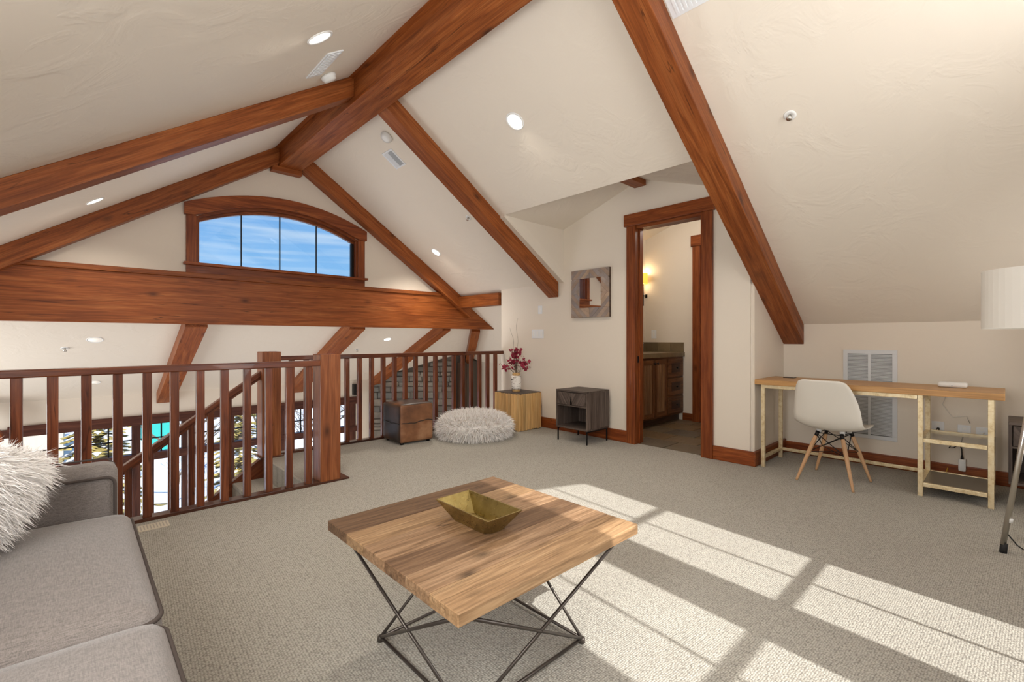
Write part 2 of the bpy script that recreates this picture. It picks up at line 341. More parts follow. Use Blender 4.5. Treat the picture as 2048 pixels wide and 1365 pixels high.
# dormer ceiling, cheeks and header
def zd(y): return 2.85 - .335 * abs(y - 2.69)
v, f = merge([prism_vf([(3.45, 2.69, zd(2.69)), (4.45, 2.69, zd(2.69)), (4.45, 3.78, zd(3.78)), (3.45, 3.78, zd(3.78))], (0, 0, .08)),
              prism_vf([(3.45, 2.69, zd(2.69)), (4.45, 2.69, zd(2.69)), (4.45, 1.55, zd(1.55)), (3.45, 1.55, zd(1.55))], (0, 0, .08))])
st(obj('ceiling', v, f, CEIL, F=Matrix.Translation((0, 0, .0001))))
v, f = merge([prism_vf([(3.43, 3.765, zr(3.43) - .02), (3.43, 3.765, zd(3.765) + .02), (4.44, 3.765, zd(3.765) + .02), (4.44, 3.765, zr(4.44))], (0, .07, 0)),
              prism_vf([(3.43, 1.57, zr(3.43)), (3.43, 1.57, zd(1.57) + .02), (4.44, 1.57, zd(1.57) + .02), (4.44, 1.57, zr(4.44))], (0, -.07, 0)),
              prism_vf([(3.44, 1.5, zr(3.43) + .1), (3.44, 3.83, zr(3.43) + .1), (3.44, 3.83, 2.95), (3.44, 1.5, 2.95)], (-.05, 0, 0))])
st(obj('wall_dormer', v, f, WALL))
# wall with door (plane X = 4.42)
poly = [(1.55, 0), (2.0, 0), (2.0, 2.36), (2.76, 2.36), (2.76, 0), (4.95, 0), (4.95, zr(4.42) + .05), (3.77, zr(4.42) + .05), (3.77, zd(3.77) + .03), (2.69, 2.88), (1.57, zd(1.57)), (1.55, zd(1.55))]
bm = bmesh.new(); vv = [bm.verts.new((4.42, y, z)) for y, z in poly]; fc = bm.faces.new(vv)
ex = bmesh.ops.extrude_face_region(bm, geom=[fc]); [setattr(q, 'co', q.co + Vector((.12, 0, 0))) for q in ex['geom'] if isinstance(q, bmesh.types.BMVert)]
ed = [e for e in bm.edges if all(abs(w.co.y - 1.55) < 1e-4 and abs(w.co.x - 4.42) < 1e-4 for w in e.verts) or all(abs(w.co.y - 4.95) < 1e-4 and abs(w.co.x - 4.42) < 1e-4 for w in e.verts)]
bmesh.ops.bevel(bm, geom=ed, offset=.03, segments=5, affect='EDGES'); bmesh.ops.recalc_face_normals(bm, faces=bm.faces)
bmesh.ops.triangulate(bm, faces=[q for q in bm.faces if len(q.verts) > 4])
me = bpy.data.meshes.new('wall_right'); bm.to_mesh(me); bm.free(); me.materials.append(WALL)
wr = put(bpy.data.objects.new('wall_right', me), Matrix(), None); st(wr)
st(prism('wall_return', [(4.53, 1.551, 0), (KX + .1, 1.551, 0), (KX + .1, 1.551, zr(KX)), (4.53, 1.551, zr(4.53) + .03)], (0, .1, 0), WALL))
st(box('wall_knee', (KX, KX + .12), (Y0, 1.56), (-.1, zr(KX) + .05), WALL))
# gable wall with arched window opening
WC = 1.88
def arch(x, half, zs, za): return zs + (za - zs) * max(0.0, 1 - ((x - WC) / half) ** 2)
oz = lambda x: arch(x, .92, 2.475, 2.70)
xs = [-1.5, -.6, .3, .965] + [.965 + 1.83 * i / 20 for i in range(1, 21)] + [3.4, 4.0, 4.5, 4.9]
xs = sorted(set(xs + [RX])); pr = []
for a, b in zip(xs, xs[1:]):
    ra, rb = (min(zl(a), zr(a)) + .03, min(zl(b), zr(b)) + .03); mid = (a + b) / 2
    if .965 <= mid <= 2.795:
        pr.append(prism_vf([(a, YG, 1.5), (b, YG, 1.5), (b, YG, 1.95), (a, YG, 1.95)], (0, .16, 0)))
        pr.append(prism_vf([(a, YG, oz(a)), (b, YG, oz(b)), (b, YG, rb), (a, YG, ra)], (0, .16, 0)))
    else:
        lo = 1.5 if ra > 1.52 else min(ra, rb) - .02
        pr.append(prism_vf([(a, YG, lo), (b, YG, min(lo, rb - .02)), (b, YG, rb), (a, YG, ra)], (0, .16, 0)))
v, f = merge(pr); st(obj('wall_gable', v, f, WALL))
# back wall behind the camera with its pair of arched windows
bz = lambda x: 3.0 - .3 * (x - 1.9) ** 2
xs = [-.64, .2, 1.19] + [1.19 + .58 * i / 6 for i in range(1, 7)] + [1.9, 2.07] + [2.07 + .57 * i / 6 for i in range(1, 7)] + [3.6, 4.5, 5.3]; pr = []
for a, b in zip(xs, xs[1:]):
    ra, rb = min(zl(a), zr(a)) + .05, min(zl(b), zr(b)) + .05; mid = (a + b) / 2
    if 1.19 < mid < 1.77 or 2.07 < mid < 2.64:
        pr.append(prism_vf([(a, Y0, -.1), (b, Y0, -.1), (b, Y0, .55), (a, Y0, .55)], (0, -.12, 0)))
        pr.append(prism_vf([(a, Y0, bz(a)), (b, Y0, bz(b)), (b, Y0, rb), (a, Y0, ra)], (0, -.12, 0)))
    else: pr.append(prism_vf([(a, Y0, -.1), (b, Y0, -.1), (b, Y0, rb), (a, Y0, ra)], (0, -.12, 0)))
v, f = merge(pr); st(obj('wall_back', v, f, WALL))
w2 = struct('window_2', (1.9, Y0, .55))
for x0, x1 in ((1.19, 1.77), (2.07, 2.64)):
    c = (x0 + x1) / 2
    box('muntin', (c - .008, c + .008), (Y0 - .05, Y0 - .035), (.55, bz(c)), BLACK, w2)
    for z in (1.385, 2.18): box('transom_bar', (x0, x1), (Y0 - .06, Y0 - .03), (z - .02, z + .02), TRIM, w2)
    for a, b in ((x0 - .09, x0), (x1, x1 + .09)): box('casing', (a, b), (Y0, Y0 + .02), (.5, bz(c)), TRIM, w2, grain='z')
    box('sill', (x0 - .1, x1 + .1), (Y0, Y0 + .05), (.5, .55), TRIM, w2, grain='x')
# left wall, with an unseen window added for the side fill
v, f = merge([prism_vf([(-.64, Y0, -.1), (-.64, -.4, -.1), (-.64, -.4, 1.84), (-.64, Y0, 1.84)], (-.1, 0, 0)),
              prism_vf([(-.64, 1.6, -.1), (-.64, 3.7, -.1), (-.64, 3.7, 1.84), (-.64, 1.6, 1.84)], (-.1, 0, 0)),
              prism_vf([(-.64, -.4, -.1), (-.64, 1.6, -.1), (-.64, 1.6, .9), (-.64, -.4, .9)], (-.1, 0, 0)),
              prism_vf([(-.64, -.4, 1.7), (-.64, 1.6, 1.7), (-.64, 1.6, 1.84), (-.64, -.4, 1.84)], (-.1, 0, 0))])
st(obj('wall_left', v, f, WALL))
w3 = struct('unseen_window_3', (-.64, .6, .9))
for y in (-.38, .6, 1.58): box('window_frame', (-.70, -.65), (y - .02, y + .02), (.9, 1.7), TRIM, w3, grain='z')
for z in (.92, 1.68): box('window_frame', (-.70, -.65), (-.4, 1.6), (z - .02, z + .02), TRIM, w3, grain='y')
# great room walls
st(box('wall_great_left', (-2.4, -2.3), (3.7, 5.6), (-2.8, 1.2), WALL))
st(box('wall_great_left', (-2.4, -2.3), (8.3, 8.9), (-2.8, .5), WALL))
st(box('wall_great_left', (-2.4, -2.3), (5.6, 8.3), (.35, 1.2), WALL))
st(box('wall_under_loft', (-2.3, 4.5), (3.62, 3.66), (-2.8, -.27), WALL))
st(box('wall_great_right', (6.2, 6.3), (4.95, 8.9), (-2.8, 1.0), WALL))
st(prism('wall_great_near', [(4.54, 4.951, -2.8), (6.2, 4.951, -2.8), (6.2, 4.951, zr(6.2)), (4.54, 4.951, zr(4.54) + .04)], (0, -.1, 0), WALL))
st(prism('wall_loft_end', [(-2.3, 3.70, -.3), (-.64, 3.70, -.3), (-.64, 3.70, zl(-.64)), (-2.3, 3.70, zl(-2.3))], (0, -.1, 0), WALL))

# far window wall (plane Y = 8.7)
YF = 8.7
def kz(px_y): return 1.14 - (px_y - 678) / 1277 * YF
HT, HB = -.075, -.125
posts = [-1.55, -.56, .045, .655, 1.255, 1.865, 2.66, 3.30, 3.90]
T1, T2, B1 = -.125, -.545, -.665
st(box('wall_far', (-2.3, 6.25), (YF, YF + .14), (-.02, zlow(8.7) + .05), WALL)); st(box('wall_far', (-2.3, -1.7), (YF, YF + .14), (-2.8, -.02), WALL))
st(box('wall_far', (4.0, 6.25), (YF, YF + .14), (-2.8, -.02), WALL))
st(box('wall_far', (-1.7, 4.0), (YF, YF + .14), (-2.8, -2.1), WALL))
wf = struct('window_4', (1.2, YF, -2.1))
box('header', (-.62, 4.02), (YF - .03, YF + .1), (-.125, .015), WINW, wf, grain='x')
box('header', (-1.7, -.62), (YF - .03, YF + .1), (-.125, -.02), WINW, wf, grain='x')
box('transom', (-1.7, 4.02), (YF - .02, YF + .1), (-.66, -.55), WINW, wf, grain='x')
box('sill', (-1.7, 4.02), (YF - .03, YF + .1), (-2.16, -2.05), WINW, wf, grain='x')
for i, x in enumerate(posts):
    w = .05 if i not in (6, 8) else .085
    box('post', (x - w, x + w), (YF - .01, YF + .09), (-2.1, -.1), WINW, wf, grain='z')
for a, b in zip(posts, posts[1:]):
    a += .05; b -= .05; c = (a + b) / 2
    box('muntin', (c - .009, c + .009), (YF + .04, YF + .06), (-.55, -.125), BLACK, wf)
    box('muntin', (a, b), (YF + .04, YF + .06), (-.352, -.334), BLACK, wf)
    box('pane', (a, b), (YF + .064, YF + .068), (-.55, -.125), GLASS, wf); box('pane', (a, b), (YF + .064, YF + .068), (-2.05, -.66), GLASS, wf)

# arched gable window
w1 = struct('window_1', (WC, YG, 1.86)); FY = 6.005
def band(x0, x1, lo, hi, y0, y1, n=22):
    pr = []; xs = [x0 + (x1 - x0) * i / n for i in range(n + 1)]
    vs = []; fs = []
    for x in xs: vs += [(x, y0, lo(x)), (x, y0, hi(x)), (x, y1, lo(x)), (x, y1, hi(x))]
    for i in range(n):
        a = 4 * i; b = a + 4; fs += [(a, b, b + 1, a + 1), (a + 2, a + 3, b + 3, b + 2), (a, a + 2, b + 2, b), (a + 1, b + 1, b + 3, a + 3)]
    fs += [(0, 1, 3, 2), (4 * n, 4 * n + 2, 4 * n + 3, 4 * n + 1)]; return vs, fs
v, f = band(.85, 2.91, lambda x: max(oz(x), 2.475) if .965 < x < 2.795 else 2.475, lambda x: arch(x, 1.03, 2.60, 2.83), FY - .02, YG, 24); obj('arched_head', v, f, TRIM, w1, frame('x'))
for a, b in ((.87, .965), (2.795, 2.89)): box('casing', (a, b), (FY, YG), (1.96, 2.476), TRIM, w1, .004, 'z')
box('sill', (.845, 2.915), (FY - .045, YG), (1.935, 1.965), TRIM, w1, .005, 'x'); box('apron', (.87, 2.89), (FY, YG), (1.85, 1.935), TRIM, w1, .003, 'x')
v, f = band(.965, 2.795, lambda x: oz(x) - .03, lambda x: oz(x), YG - .005, YG + .15); obj('arched_jamb', v, f, TRIM, w1, frame('x'))
for a, b in ((.965, .99), (2.77, 2.795)): box('jamb', (a, b), (YG - .005, YG + .15), (1.95, 2.455), TRIM, w1, 0, 'z')
box('jamb', (.965, 2.795), (YG - .005, YG + .15), (1.95, 1.962), TRIM, w1, 0, 'x')
v, f = band(.99, 2.77, lambda x: oz(x) - .065, lambda x: oz(x) - .028, YG + .05, YG + .10); obj('sash_head', v, f, TRIM, w1, frame('x'))
for a, b in ((.985, 1.0), (2.735, 2.77)): box('sash_stile', (a, b), (YG + .05, YG + .10), (1.96, 2.43), BLACK if a > 2 else TRIM, w1, 0, 'z')
mx_ = [1.0, 1.415, 1.835, 2.275, 2.74]
for x in mx_[1:-1]: box('muntin', (x - .006, x + .006), (YG + .065, YG + .085), (1.96, oz(x) - .05), BLACK, w1)
for a, b in zip(mx_, mx_[1:]): v, f = band(a, b, lambda x: 1.96, lambda x: oz(x) - .05, YG + .073, YG + .077, 6); obj('pane', v, f, GLASS, w1)

# ================================================================== BEAMS
def rafter_vf(sign, x0, x1, y0, y1, d, z_at):
    dz = d * math.hypot(SL, 1); p = [(x0, y0, z_at(x0)), (x1, y0, z_at(x1)), (x1, y0, z_at(x1) - dz), (x0, y0, z_at(x0) - dz)]
    return prism_vf(p, (0, y1 - y0, 0))
def rafter(label, x0, x1, y0, y1, d, z_at, sl):
    v, f = rafter_vf(0, x0, x1, y0, y1, d, z_at); F = frame(origin=((x0 + x1) / 2, (y0 + y1) / 2, z_at((x0 + x1) / 2)), d=(1, 0, sl))
    return tag(obj('ceiling_beam', v, f, BEAM, None, F, .006), label, 'beam')
v, f = prism_vf([(1.77, -.9, 3.2), (2.03, -.9, 3.2), (2.03, -.9, 3.42), (1.9, -.9, 3.50), (1.77, -.9, 3.42)], (0, 6.9, 0))
rb = obj('ridge_beam', v, f, BEAM, None, frame('y', (1.9, 2.5, 3.2)), .006); tag(rb, 'thick reddish-brown timber ridge beam running along the peak of the ceiling', 'beam')
v, f = prism_vf([(1.72, -.9, 3.395), (1.775, -.9, 3.395), (1.775, -.9, 3.45), (1.72, -.9, 3.405)], (0, 6.9, 0)); lab(obj('edge_strip', v, f, BEAM, rb, frame('y')), 'thin timber strip along the beam top')
v, f = merge([prism_vf([(1.70, 5.93, 3.14), (2.04, 5.93, 3.14), (2.04, 5.93, 3.2), (1.70, 5.93, 3.2)], (0, .1, 0)), prism_vf([(1.70, 5.93, 3.2), (1.765, 5.93, 3.2), (1.765, 5.93, 3.42), (1.70, 5.93, 3.38)], (0, .1, 0))])
tag(obj('beam_pocket', v, f, BEAM, None, frame('x'), .004), 'small timber bearing block under the ridge beam at the gable wall', 'bracket')
rafter('knotty timber rafter crossing above the door and ending over the desk', 2.03, KX, 1.37, 1.555, .165, zr, -SL)
rafter('timber rafter on the right slope beside the wall mirror and above the stump table', 2.03, 4.405, 3.835, 4.005, .155, zr, -SL)
rafter('timber rafter against the gable wall to the right of the arched window', 2.03, 4.66, 5.9, 6.035, .17, zr, -SL)
rafter('long timber rafter with a sunlit underside on the left ceiling slope', -1.6, 1.77, 3.88, 4.05, .15, zl, SL)
rafter('timber rafter against the gable wall to the left of the arched window', -1.4, 1.77, 5.9, 6.035, .17, zl, SL)
poly = [(-1.5, 5.99, 1.30), (5.22, 5.99, 1.30), (zr(0) and (RX + (RZ - 1.80) / SL), 5.99, 1.80), (-1.5, 5.99, 1.80)]
v, f = prism_vf(poly, (0, .2, 0)); tb = tag(obj('tie_beam', v, f, BEAM, None, frame('x', (2, 6.1, 1.3)), .006), 'deep horizontal timber tie beam below the arched window', 'beam')
v, f = prism_vf([(-1.5, 5.965, 1.80), (4.46, 5.965, 1.80), (4.40, 5.965, 1.85), (-1.5, 5.965, 1.85)], (0, .2, 0)); obj('cap_board', v, f, BEAM, tb, frame('x'), .004)
tag(box('ceiling_beam', (4.40, 4.56), (4.96, 5.985), (1.625, 1.80), BEAM, None, .005, 'y'), 'short timber beam joining the tie beam to the white switch wall', 'beam')
def low_beam(label, xa, xb, ya, yb, d=.16, name='ceiling_beam'):
    p = [(xa, ya, zlow(ya) + .01), (xa, yb, zlow(yb) + .01), (xa, yb, zlow(yb) - d), (xa, ya, zlow(ya) - d)]
    v, f = prism_vf(p, (xb - xa, 0, 0)); F = frame(origin=((xa + xb) / 2, (ya + yb) / 2, zlow((ya + yb) / 2)), d=(0, 1, -.44))
    return tag(obj(name, v, f, BEAM, None, F, .005), label, 'beam')
low_beam('bright-bottomed timber rafter of the lower ceiling seen left of the stair newel', .89, 1.10, 6.2, 8.69)
low_beam('timber rafter of the lower ceiling ending behind the corner newel post', 2.76, 2.99, 6.2, 8.69)
low_beam('dark timber rafter of the lower ceiling running to the stone chimney', 4.30, 4.46, 6.2, 8.69)
tag(bar('valley_beam', (4.98, 6.2, 1.33), (6.1, 7.85, .60), .15, .17, BEAM, None, .004), 'short dark valley beam above the right end of the stone chimney', 'beam')
tag(box('timber_post', (5.60, 5.74), (7.42, 7.56), (-2.75, .66), DKW, None, .004, 'z'), 'dark vertical timber post at the right edge of the stone chimney', 'post')
tag(bar('ceiling_beam', (3.38, 2.69, 2.83), (4.42, 2.69, 2.83), .136, .12, BEAM, None, .004), 'small timber ridge beam end poking out above the bathroom door', 'beam')
# curved timber piece at far left
pr = []; A = []
for i in range(9): a = i / 8 * PI / 2; A.append((-1.25 + .62 * math.cos(a), 8.3, -.12 + .46 * math.sin(a)))
B = [(-1.25 + .45 * math.cos(i / 8 * PI / 2), 8.3, -.12 + .33 * math.sin(i / 8 * PI / 2)) for i in range(8, -1, -1)]
v, f = prism_vf(A + B, (0, .15, 0)); tag(obj('timber_brace', v, f, TRIM, None, frame('x')), 'curved timber brace at the far left edge under the lower ceiling', 'brace')

# ================================================================== DOOR, TRIM, BASEBOARDS
d1 = struct('door_1', (4.42, 2.35, 0))
box('casing', (4.39, 4.425), (2.737, 2.845), (0, 2.36), TRIM, d1, .004, 'z'); box('casing', (4.39, 4.425), (1.905, 2.015), (0, 2.36), TRIM, d1, .004, 'z')
box('header', (4.375, 4.425), (1.885, 2.87), (2.36, 2.49), TRIM, d1, .005, 'y')
box('jamb', (4.42, 4.56), (2.74, 2.765), (0, 2.345), TRIM, d1, .002, 'z'); box('jamb', (4.42, 4.56), (1.995, 2.03), (0, 2.345), TRIM, d1, .002, 'z')
box('head_jamb', (4.42, 4.56), (1.995, 2.765), (2.33, 2.365), TRIM, d1, .002, 'y')
box('door_stop', (4.475, 4.50), (2.727, 2.742), (0, 2.33), TRIM, d1, .002, 'z'); box('door_stop', (4.475, 4.50), (2.025, 2.045), (0, 2.33), TRIM, d1, .002, 'z')
lab(box('strike_plate', (4.445, 4.47), (2.735, 2.741), (.88, .95), BLACK, d1), 'small black strike plate')
def baseb(name, x, y, g, h=.13): return st(box(name, x, y, (0, h), TRIM, None, .006, g))
baseb('baseboard_right', (4.398, 4.425), (2.845, 4.94), 'y'); baseb('baseboard_right', (4.398, 4.425), (1.535, 1.905), 'y')
baseb('baseboard_return', (4.40, KX), (1.525, 1.552), 'x'); baseb('baseboard_knee', (KX - .02, KX + .002), (Y0, 1.53), 'y', .11)

# ================================================================== STAIRS AND RAILINGS
stv = thing('staircase', 'carpeted staircase descending left behind the front railing', 'stairs', (0, 4.3, -2.75))
box('riser', (1.315, 1.342), (3.79, 4.86), (-.185, -.001), CARPET, stv)
for i in range(1, 14):
    x1 = 1.34 - .26 * (i - 1); z = -.185 * i
    box('tread', (x1 - .285, x1), (3.79, 4.86), (z - .04, z), CARPET, stv, .008); box('riser', (x1 - .285, x1 - .26), (3.79, 4.86), (z - .185, z - .04), CARPET, stv)
v, f = prism_vf([(1.34, 4.86, .03), (1.34, 4.86, -.30), (-2.0, 4.86, -2.68), (-2.0, 4.86, -2.35)], (0, .06, 0)); lab(obj('stringer', v, f, RAIL, stv, frame(d=(-.26, 0, -.185))), 'dark timber skirt board beside the treads')
def newel(label, x0, x1, y0, y1, h, plate=None, rail=None):
    t = thing('newel_post', label, 'post', ((x0 + x1) / 2, (y0 + y1) / 2, 0))
    box('post', (x0, x1), (y0, y1), (0.012, h), NEWEL, t, .006, 'z')
    if plate: box('base_plate', plate[0], plate[1], (0, .014), RAILD, t, .002, 'x')
    return t
newel('large square timber newel post at the corner where the front railing ends', 1.40, 1.562, 3.675, 3.835, 1.017, ((1.385, 1.63), (3.668, 3.85)))
newel('square timber newel post at the stair head, half hidden behind the front railing', 1.29, 1.459, 4.815, 4.985, 1.016, ((1.27, 1.48), (4.80, 5.0)))
def baluster_mesh(h0, h1, w=.046):
    pass
def railing(name, label, x0, x1, yc, centers, z0=.02):
    t = thing(name, label, 'railing', ((x0 + x1) / 2, yc, 0)); 
    box('handrail', (x0, x1), (yc - .03, yc + .04), (.925, .970), RAIL, t, .007, 'x')
    box('bottom_rail', (x0, x1), (yc - .035, yc + .05), (0, .022), RAILD, t, .002, 'x')
    first = None
    for c in centers:
        M = frame('z', (c, yc, .02)); M.translation = Vector((c, yc, .02))
        if first is None:
            first = box('baluster', (c - .0235, c + .0235), (yc - .02, yc + .02), (.02, .927), RAIL, t, .004, 'z')
            M0 = WM[first.name].copy()
        else:
            N_ = M0.copy(); N_.translation = M0.translation + Vector((c - centers[0], 0, 0)); copy_at(first, N_, t)
    return t
railing('railing', 'long timber baluster railing behind the sofa, left of the corner newel post', -.63, 1.40, 3.70, [1.315 - .1405 * k for k in range(14)])
railing('railing', 'timber baluster railing behind the cowhide ottoman and fluffy pouf', 1.459, 4.42, 4.90, [4.287 - .1424 * k for k in range(20)])
t = thing('stair_railing', 'sloping timber stair railing descending beyond the front railing', 'railing', (.3, 4.89, 0))
sl = -.185 / .26 * -1
def hz(x): return .862 + (x - 1.34) * .7115
p = [(1.30, 4.86, hz(1.30) + .005), (-1.6, 4.86, hz(-1.6) + .005), (-1.6, 4.86, hz(-1.6) - .05), (1.30, 4.86, hz(1.30) - .05)]
v, f = prism_vf(p, (0, .07, 0)); obj('handrail', v, f, RAIL, t, frame(d=(1, 0, .7115), origin=(.3, 4.89, hz(.3))), .006)
p = [(1.30, 4.875, hz(1.30) - .05), (-1.6, 4.875, hz(-1.6) - .05), (-1.6, 4.875, hz(-1.6) - .075), (1.30, 4.875, hz(1.30) - .075)]
v, f = prism_vf(p, (0, .04, 0)); obj('fillet', v, f, RAIL, t, frame(d=(1, 0, .7115), origin=(.3, 4.89, hz(.3))))
for i in range(17):
    x = 1.17 - .142 * i; zt = hz(x); box('baluster', (x - .0235, x + .0235), (4.87, 4.91), (zt - .84, zt - .045), RAIL, t, .003, 'z')

# ================================================================== STONE CHIMNEY
P0 = Vector((4.30, 8.68, 0)); P1 = Vector((5.58, 7.60, 0)); dv = (P1 - P0).normalized(); nv = Vector((-dv.y * -1, dv.x * -1, 0)); nv = Vector((dv.y, -dv.x, 0))
if nv.y > 0: nv = -nv
LW = (P1 - P0).length
ch = thing('stone_chimney', 'grey and tan stacked-stone chimney seen through the right railing', 'chimney', (5.1, 8.3, -2.75))
def ctop(p): return min(zlow(p.y), zr(p.x) if p.x > 4.9 else 9) - .005
q0, q1 = P0, P1; back = Vector((6.18, 8.68, 0))
vs = [Vector((p.x, p.y, -2.75)) for p in (q0, q1, Vector((6.18, 7.60, 0)), back)] + [Vector((p.x, p.y, ctop(p))) for p in (q0, q1, Vector((6.18, 7.60, 0)), back)]
obj('core', vs, [(0, 1, 2, 3), (4, 7, 6, 5), (0, 4, 5, 1), (1, 5, 6, 2), (2, 6, 7, 3), (3, 7, 4, 0)], STUCCO, ch)
def stone(x0, x1, z0, z1, dep):
    j = lambda: random.uniform(-.008, .008); g = .003; o = P0
    def pt(u, w, z): q = o + dv * u + nv * w; return Vector((q.x, q.y, z))
    a, b, c, d = (x0 + g + j(), z0 + g + j()), (x1 - g + j(), z0 + g + j()), (x1 - g + j(), z1 - g + j()), (x0 + g + j(), z1 - g + j()); e = .014
    vs = [pt(u, -.02, z) for u, z in (a, b, c, d)] + [pt(u, dep - e, z) for u, z in (a, b, c, d)] + \
         [pt(a[0] + e, dep + j(), a[1] + e), pt(b[0] - e, dep + j(), b[1] + e), pt(c[0] - e, dep + j(), c[1] - e), pt(d[0] + e, dep + j(), d[1] - e)]
    fs = [(i, (i + 1) % 4, 4 + (i + 1) % 4, 4 + i) for i in range(4)] + [(4 + i, 4 + (i + 1) % 4, 8 + (i + 1) % 4, 8 + i) for i in range(4)] + [(8, 9, 10, 11)]
    obj('stone', vs, fs, STONE, ch)
z = -1.5
while z < .75:
    hgt = random.choice([.07, .09, .11, .14]); x = 0
    while x < LW - .02:
        w = min(random.uniform(.13, .34), LW - x)
        if LW - x - w < .08: w = LW - x
        tp = min(ctop(P0 + dv * x), ctop(P0 + dv * (x + w)))
        if z + hgt * .6 < tp: stone(x, x + w, z, min(z + hgt, tp), random.uniform(.025, .065))
        x += w
    z += hgt

# ================================================================== COFFEE TABLE
ct = thing('coffee_table', 'square coffee table of reclaimed planks on a thin dark metal rod base', 'table', (1.115, 1.355, 0))
seams = [.94, 1.075, 1.20, 1.325, 1.47, 1.60, 1.765]
TX0, TX1 = .70, 1.53
for i_, (a, b) in enumerate(zip(seams, seams[1:])):
    box('plank', (TX0, TX1), (a + .0007, b - .0007), (.412, .450 - random.uniform(0, .0015)), TABLEV[(2, 0, 1, 0, 2, 1)[i_]], ct, .0025, 'x', seg=1)
cz = .405; tp = {(i, j): Vector(((.745, 1.485)[i], (.985, 1.72)[j], cz)) for i in (0, 1) for j in (0, 1)}
bt = {(i, j): Vector(((.84, 1.385)[i], (1.09, 1.615)[j], .016)) for i in (0, 1) for j in (0, 1)}
ring = [(0, 0), (1, 0), (1, 1), (0, 1)]
for k in range(4):
    a, b = ring[k], ring[(k + 1) % 4]
    tube('leg_rod', [tp[a], bt[b]], .0058, IRON, ct, 8); tube('leg_rod', [tp[b], bt[a]], .0058, IRON, ct, 8)
    tube('base_rod', [bt[a], bt[b]], .0058, IRON, ct, 8); tube('top_rod', [tp[a], tp[b]], .0055, IRON, ct, 8)
for k in ring: lathe('foot', [(.011, 0), (.013, .004), (.012, .018), (.008, .022)], (bt[k].x, bt[k].y, 0), IRON, ct, 10)
# brass tray
tr = thing('brass_tray', 'faceted rectangular brass tray on the coffee table', 'tray', (1.095, 1.35, .4505))
def tray_vf():
    zt, zb, th = .522, .451, .006; X0, X1, YA, YB = 1.013, 1.177, 1.195, 1.508
    bx0, bx1, by0, by1, cc = 1.05, 1.145, 1.245, 1.455, .022
    def ring8(x0, x1, y0, y1, c, z): return [(x0 + c, y0, z), (x1 - c, y0, z), (x1, y0 + c, z), (x1, y1 - c, z), (x1 - c, y1, z), (x0 + c, y1, z), (x0, y1 - c, z), (x0, y0 + c, z)]
    def ring4(x0, x1, y0, y1, z): return [(x0, y0, z), (x1, y0, z), (x1, y1, z), (x0, y1, z)]
    vs = ring4(X0, X1, YA, YB, zt) + ring8(bx0, bx1, by0, by1, cc, zb) + ring4(X0 + th, X1 - th, YA + th, YB - th, zt) + ring8(bx0 + .004, bx1 - .004, by0 + .004, by1 - .004, cc, zb + .006)
    fs = []
    def walls(t, b, flip):
        q = [(t, t + 1, b + 1, b), (t + 1, b + 2, b + 1), (t + 1, t + 2, b + 3, b + 2), (t + 2, b + 4, b + 3), (t + 2, t + 3, b + 5, b + 4), (t + 3, b + 6, b + 5), (t + 3, t, b + 7, b + 6), (t, b, b + 7)]
        return q
    fs += walls(0, 4, 0) + walls(12, 16, 1) + [tuple(range(4, 12)), tuple(range(16, 24))] + [(i, (i + 1) % 4, 12 + (i + 1) % 4, 12 + i) for i in range(4)]
    return vs, fs
v, f = tray_vf(); obj('bowl', v, f, BRASS, tr)

# ================================================================== SOFA
sf = thing('sofa', 'grey linen sofa with dark piping on the left', 'sofa', (-.24, 1.43, 0))
rbox('base', (-.255, 1.44, .20), (.365, 1.0, .13), .03, SOFA, sf)
rbox('arm', (-.25, 2.45, .35), (.375, .06, .30), .035, SOFA, sf, n=14); rbox('arm', (-.25, .43, .35), (.375, .06, .30), .035, SOFA, sf)
for y in (2.38,):
    zt = .605; pth = [(-.6, y, zt)] + [(.085 + .03 * math.sin(a), y, zt - .03 + .03 * math.cos(a)) for a in [i * PI / 2 / 6 for i in range(7)]] + [(.115, y, .40), (.115, y, .1)]
    tube('piping', pth, .0055, PIPE, sf, 6)
tube('piping', [(-.6, 2.508, .655), (.095, 2.508, .655), (.118, 2.508, .63), (.124, 2.508, .4), (.124, 2.508, .1)], .004, PIPE, sf, 6)
rbox('backrest', (-.53, 1.44, .50), (.10, .95, .37), .05, SOFA, sf)
for yc in (1.915, .97):
    cu = rbox('seat_cushion', (-.135, yc, .375), (.30, .468, .088), .05, SOFA, sf, n=16, top=.05)
    pth = []
    x0, x1, y0, y1, r = -.42, .163, yc - .465, yc + .465, .05
    for cx, cy, a0 in ((x1 - r, y1 - r, 0), (x0 + r, y1 - r, 90), (x0 + r, y0 + r, 180), (x1 - r, y0 + r, 270)):
        pth += [(cx + r * math.cos(math.radians(a0 + i * 15)), cy + r * math.sin(math.radians(a0 + i * 15)), .432) for i in range(7)]
    tube('piping', pth, .0062, PIPE, cu, 6, True)
    tube('piping', [(x, y, .325) for x, y, z in pth], .005, PIPE, cu, 6, True)
for (x, y) in ((.05, .5), (.05, 2.38), (-.55, .5), (-.55, 2.38)): lathe('foot', [(.018, 0), (.026, .07)], (x, y, 0), DKW, sf, 12)

